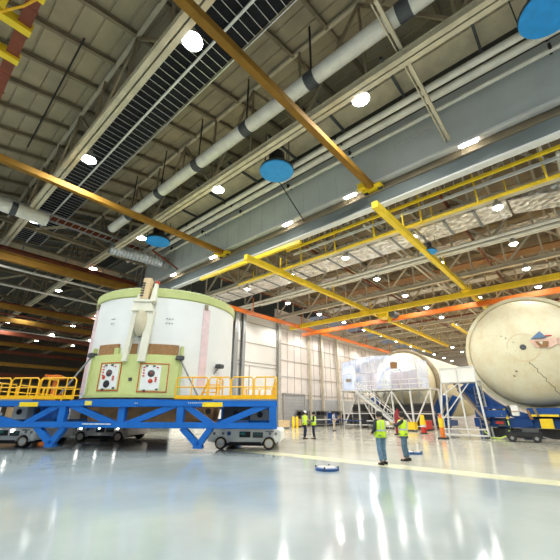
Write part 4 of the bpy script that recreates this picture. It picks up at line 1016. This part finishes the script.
def person(loc, rz, label, arms, trousers='jeans', sleeve='sleeve_dark', vest=True, hat=None, shirt=None, h=1.75, stance=.0, head_turn=0., lean=0.):
    P = thing('person', label, 'person', loc, rz); sc_ = h/1.75; P.scale = (sc_*1.1, sc_*1.08, sc_)
    nodes = [((0,.0,.95),(.15,.11))]; edges = []
    def add(p, r_, par): nodes.append((p, r_)); edges.append((par, len(nodes)-1)); return len(nodes)-1
    sp = add((0,.0,1.12),(.145,.10),0); ch = add((0,.01,1.33),(.165,.115),sp); nk = add((0,.02,1.47),.065,ch); nk2 = add((0,.01,1.53),.058,nk)
    ht = math.sin(head_turn); hc = math.cos(head_turn)
    hd = add((-.02*ht,-.02*hc,1.61),.094,nk2); top = add((.0,-.0,1.69),.082,hd)
    add((-.105*ht*1.0,-.105*hc,1.60),.016,hd); add((-.07*ht,-.075*hc,1.555),.03,hd)
    add((.085*hc,-.085*ht,1.61),.02,hd); add((-.085*hc,.085*ht,1.61),.02,hd)
    leg_pts = {}
    for s in (-1, 1):
        hip = add((s*.095,.0,.90),.10,0); off = stance*s
        kn = add((s*.115,-.02+off*.5,.50),.065,hip); an = add((s*.125,.03+off,.10),.042,kn); to = add((s*.14,-.10+off,.05),.035,an)
        leg_pts[s] = ((s*.095,0,.90),(s*.115,-.02+off*.5,.50),(s*.125,.03+off,.10),(s*.14,-.10+off,.05))
    arm_pts = {}
    for s in (-1, 1):
        el_, wr = arms[s]; sh = (s*.185,.01,1.42)
        a = add(sh,.065,ch); b = add(el_,.045,a); c = add(wr,.03,b)
        d_ = (Vector(wr)-Vector(el_)).normalized(); pa = Vector(wr)+d_*.07; pi_ = add(tuple(pa),.032,c)
        sd = d_.cross(Vector((0,1,0)) if abs(d_.y) < .8 else Vector((0,0,1))).normalized(); cu = sd.cross(d_)
        for k, (o_, ln) in enumerate(((-.026,.07),(-.009,.08),(.009,.075),(.026,.06))):
            f1 = pa+d_*ln*.55+sd*o_*1.2+cu*.008; f2 = f1+d_*ln*.4+cu*.025
            q_ = add(tuple(f1),.009,pi_); add(tuple(f2),.008,q_)
        th_ = Vector(wr)+d_*.04-sd*.045; q_ = add(tuple(th_),.011,c); add(tuple(th_+d_*.035+cu*.012),.009,q_)
        arm_pts[s] = (sh, el_, wr)
    skinned('body', nodes, edges, 'skin', P)
    # eyes and hair
    for s in (-1, 1):
        e = Vector((s*.032*hc-.088*ht, -.088*hc-s*.032*ht, 1.625)); MB().lathe([(0,.008),(.009,.004),(.011,0)], e, (-ht,-hc,.1), 8).build('eye', 'black', P)
    mb = MB(); prof_ = []
    rings = []
    for zz, rr in ((1.58,.092),(1.63,.108),(1.70,.108),(1.75,.082),(1.775,.02)): rings.append(ell(zz, rr, rr*1.08, 16, .02*ht, .022*hc))
    if hat: MB().loft([ell(1.665,.115,.135,20),ell(1.675,.112,.13,20),ell(1.70,.11,.125,20),ell(1.76,.09,.105,20),ell(1.79,.05,.06,20)]).build('hard_hat', hat, P, smooth=True)
    MB().loft(rings).build('hair', 'hair_dark', P, smooth=True)
    # shirt with sleeves
    n2 = [((0,.0,1.0),(.150,.115))]; e2 = []
    def add2(p, r_, par): n2.append((p, r_)); e2.append((par, len(n2)-1)); return len(n2)-1
    c1 = add2((0,.005,1.15),(.16,.12),0); c2 = add2((0,.012,1.34),(.178,.128),c1); add2((0,.02,1.475),.078,c2)
    for s in (-1, 1):
        a = add2(arm_pts[s][0],.08,c2); b = add2(arm_pts[s][1],.060,a); add2(tuple(Vector(arm_pts[s][1]).lerp(Vector(arm_pts[s][2]),.93)),.045,b)
    skinned('shirt', n2, e2, shirt or sleeve, P)
    # trousers
    n3 = [((0,.0,.96),(.145,.112))]; e3 = []
    for s in (-1, 1):
        par = 0
        for p, r_ in zip(leg_pts[s][:3], (.105,.083,.068)):
            p = (p[0],p[1],max(p[2],.09)); n3.append((p, r_)); e3.append((par, len(n3)-1)); par = len(n3)-1
    skinned('trousers', n3, e3, trousers, P)
    for s in (-1, 1):
        an, to = Vector(leg_pts[s][2]), Vector(leg_pts[s][3])
        mb = MB(); rr = [[(an.x+.05*math.cos(2*PI*k/12), an.y+.02+(.075 if math.sin(2*PI*k/12) > 0 else .21)*math.sin(2*PI*k/12), z) for k in range(12)] for z in (.0,.045)]
        rr.append([(an.x+.042*math.cos(2*PI*k/12), an.y+.02+(.065 if math.sin(2*PI*k/12) > 0 else .12)*math.sin(2*PI*k/12), .10) for k in range(12)])
        mb.loft(rr).build('shoe', 'shoe', P, smooth=True)
    if vest:
        v = MB().loft([ell(.88,.215,.170), ell(1.0,.208,.165), ell(1.15,.200,.160), ell(1.30,.222,.168), ell(1.40,.232,.165), ell(1.45,.19,.140), ell(1.475,.115,.105)], cap=False).build('safety_vest', 'vest_lime', P, smooth=True)
        m_ = v.modifiers.new('thickness', 'SOLIDIFY'); m_.thickness = .012
        MB().loft([ell(1.09,.213,.171), ell(1.15,.212,.170)], cap=False).build('reflective_stripe', 'stripe_silver', v, smooth=True)
        for s in (-1, 1):
            pts = [(s*.10, .140, 1.46), (s*.105, .160, 1.38), (s*.105, .158, 1.28), (s*.10, .150, 1.13)]
            MB().tube(pts, .018, 6).build('reflective_stripe', 'stripe_silver', v, smooth=True)
            pts = [(s*.10, -.115, 1.46), (s*.105, -.148, 1.38), (s*.105, -.148, 1.28), (s*.10, -.140, 1.13)]
            MB().tube(pts, .018, 6).build('reflective_stripe', 'stripe_silver', v, smooth=True)
    return P
# local -y is the way the person faces; +x is the person's left
def face(dx, dy): return math.atan2(dy, dx)+PI/2
person((12.55, 6.20, 0), face(.35, .94), 'person in lime vest and light blue jeans, left of the near pair',
       {1: ((.29,.05,1.14), (.22,-.18,1.0)), -1: ((-.22,-.12,1.16), (-.06,-.30,1.10))}, 'jeans', h=1.74, stance=.05, head_turn=-.5)
person((14.12, 6.0, 0), face(-.28, .96), 'person in lime vest with folded arms, right of the near pair',
       {1: ((.25,-.20,1.24), (.02,-.30,1.33)), -1: ((-.25,-.20,1.20), (-.02,-.28,1.26))}, 'jeans_dark', h=1.72, stance=-.03, head_turn=.1)
person((20.5, 15.75, 0), face(.55, -.5), 'person in lime vest and white hard hat, left of the far pair',
       {1: ((.26,.0,1.15), (.12,-.22,1.2)), -1: ((-.27,.04,1.14), (-.25,-.05,.88))}, 'navy', sleeve='vest_lime', hat='hat_white', h=1.78)
person((20.85, 15.25, 0), face(-.45, .7), 'bareheaded dark-haired person in lime vest and navy trousers, right of the far pair',
       {1: ((.27,.02,1.15), (.16,-.2,1.18)), -1: ((-.27,.04,1.14), (-.25,-.03,.88))}, 'navy', sleeve='sleeve_dark', h=1.74)
person((30.9, 20.1, 0), face(.3, -.9), 'person in grey shirt and khaki trousers near the back wall',
       {1: ((.27,.02,1.15), (.2,-.2,1.05)), -1: ((-.27,.04,1.14), (-.2,-.2,1.05))}, 'khaki', sleeve='shirt_grey', vest=False, h=1.75)

# ------------------------------------------------------------------ world and view
w = bpy.data.worlds.new('world'); S.world = w; w.use_nodes = True
bg = w.node_tree.nodes['Background']; bg.inputs[0].default_value = (.85, .92, 1, 1); bg.inputs[1].default_value = .2
S.view_settings.view_transform = 'Standard'; S.view_settings.look = 'None'; S.view_settings.gamma = 1.0
S.view_settings.use_curve_mapping = False; S.view_settings.exposure = 0.08
S.cycles.max_bounces = 6; S.cycles.diffuse_bounces = 4; S.cycles.glossy_bounces = 3; S.cycles.transparent_max_bounces = 8
S.cycles.sample_clamp_indirect = 6.0
S.cycles.use_denoising = True
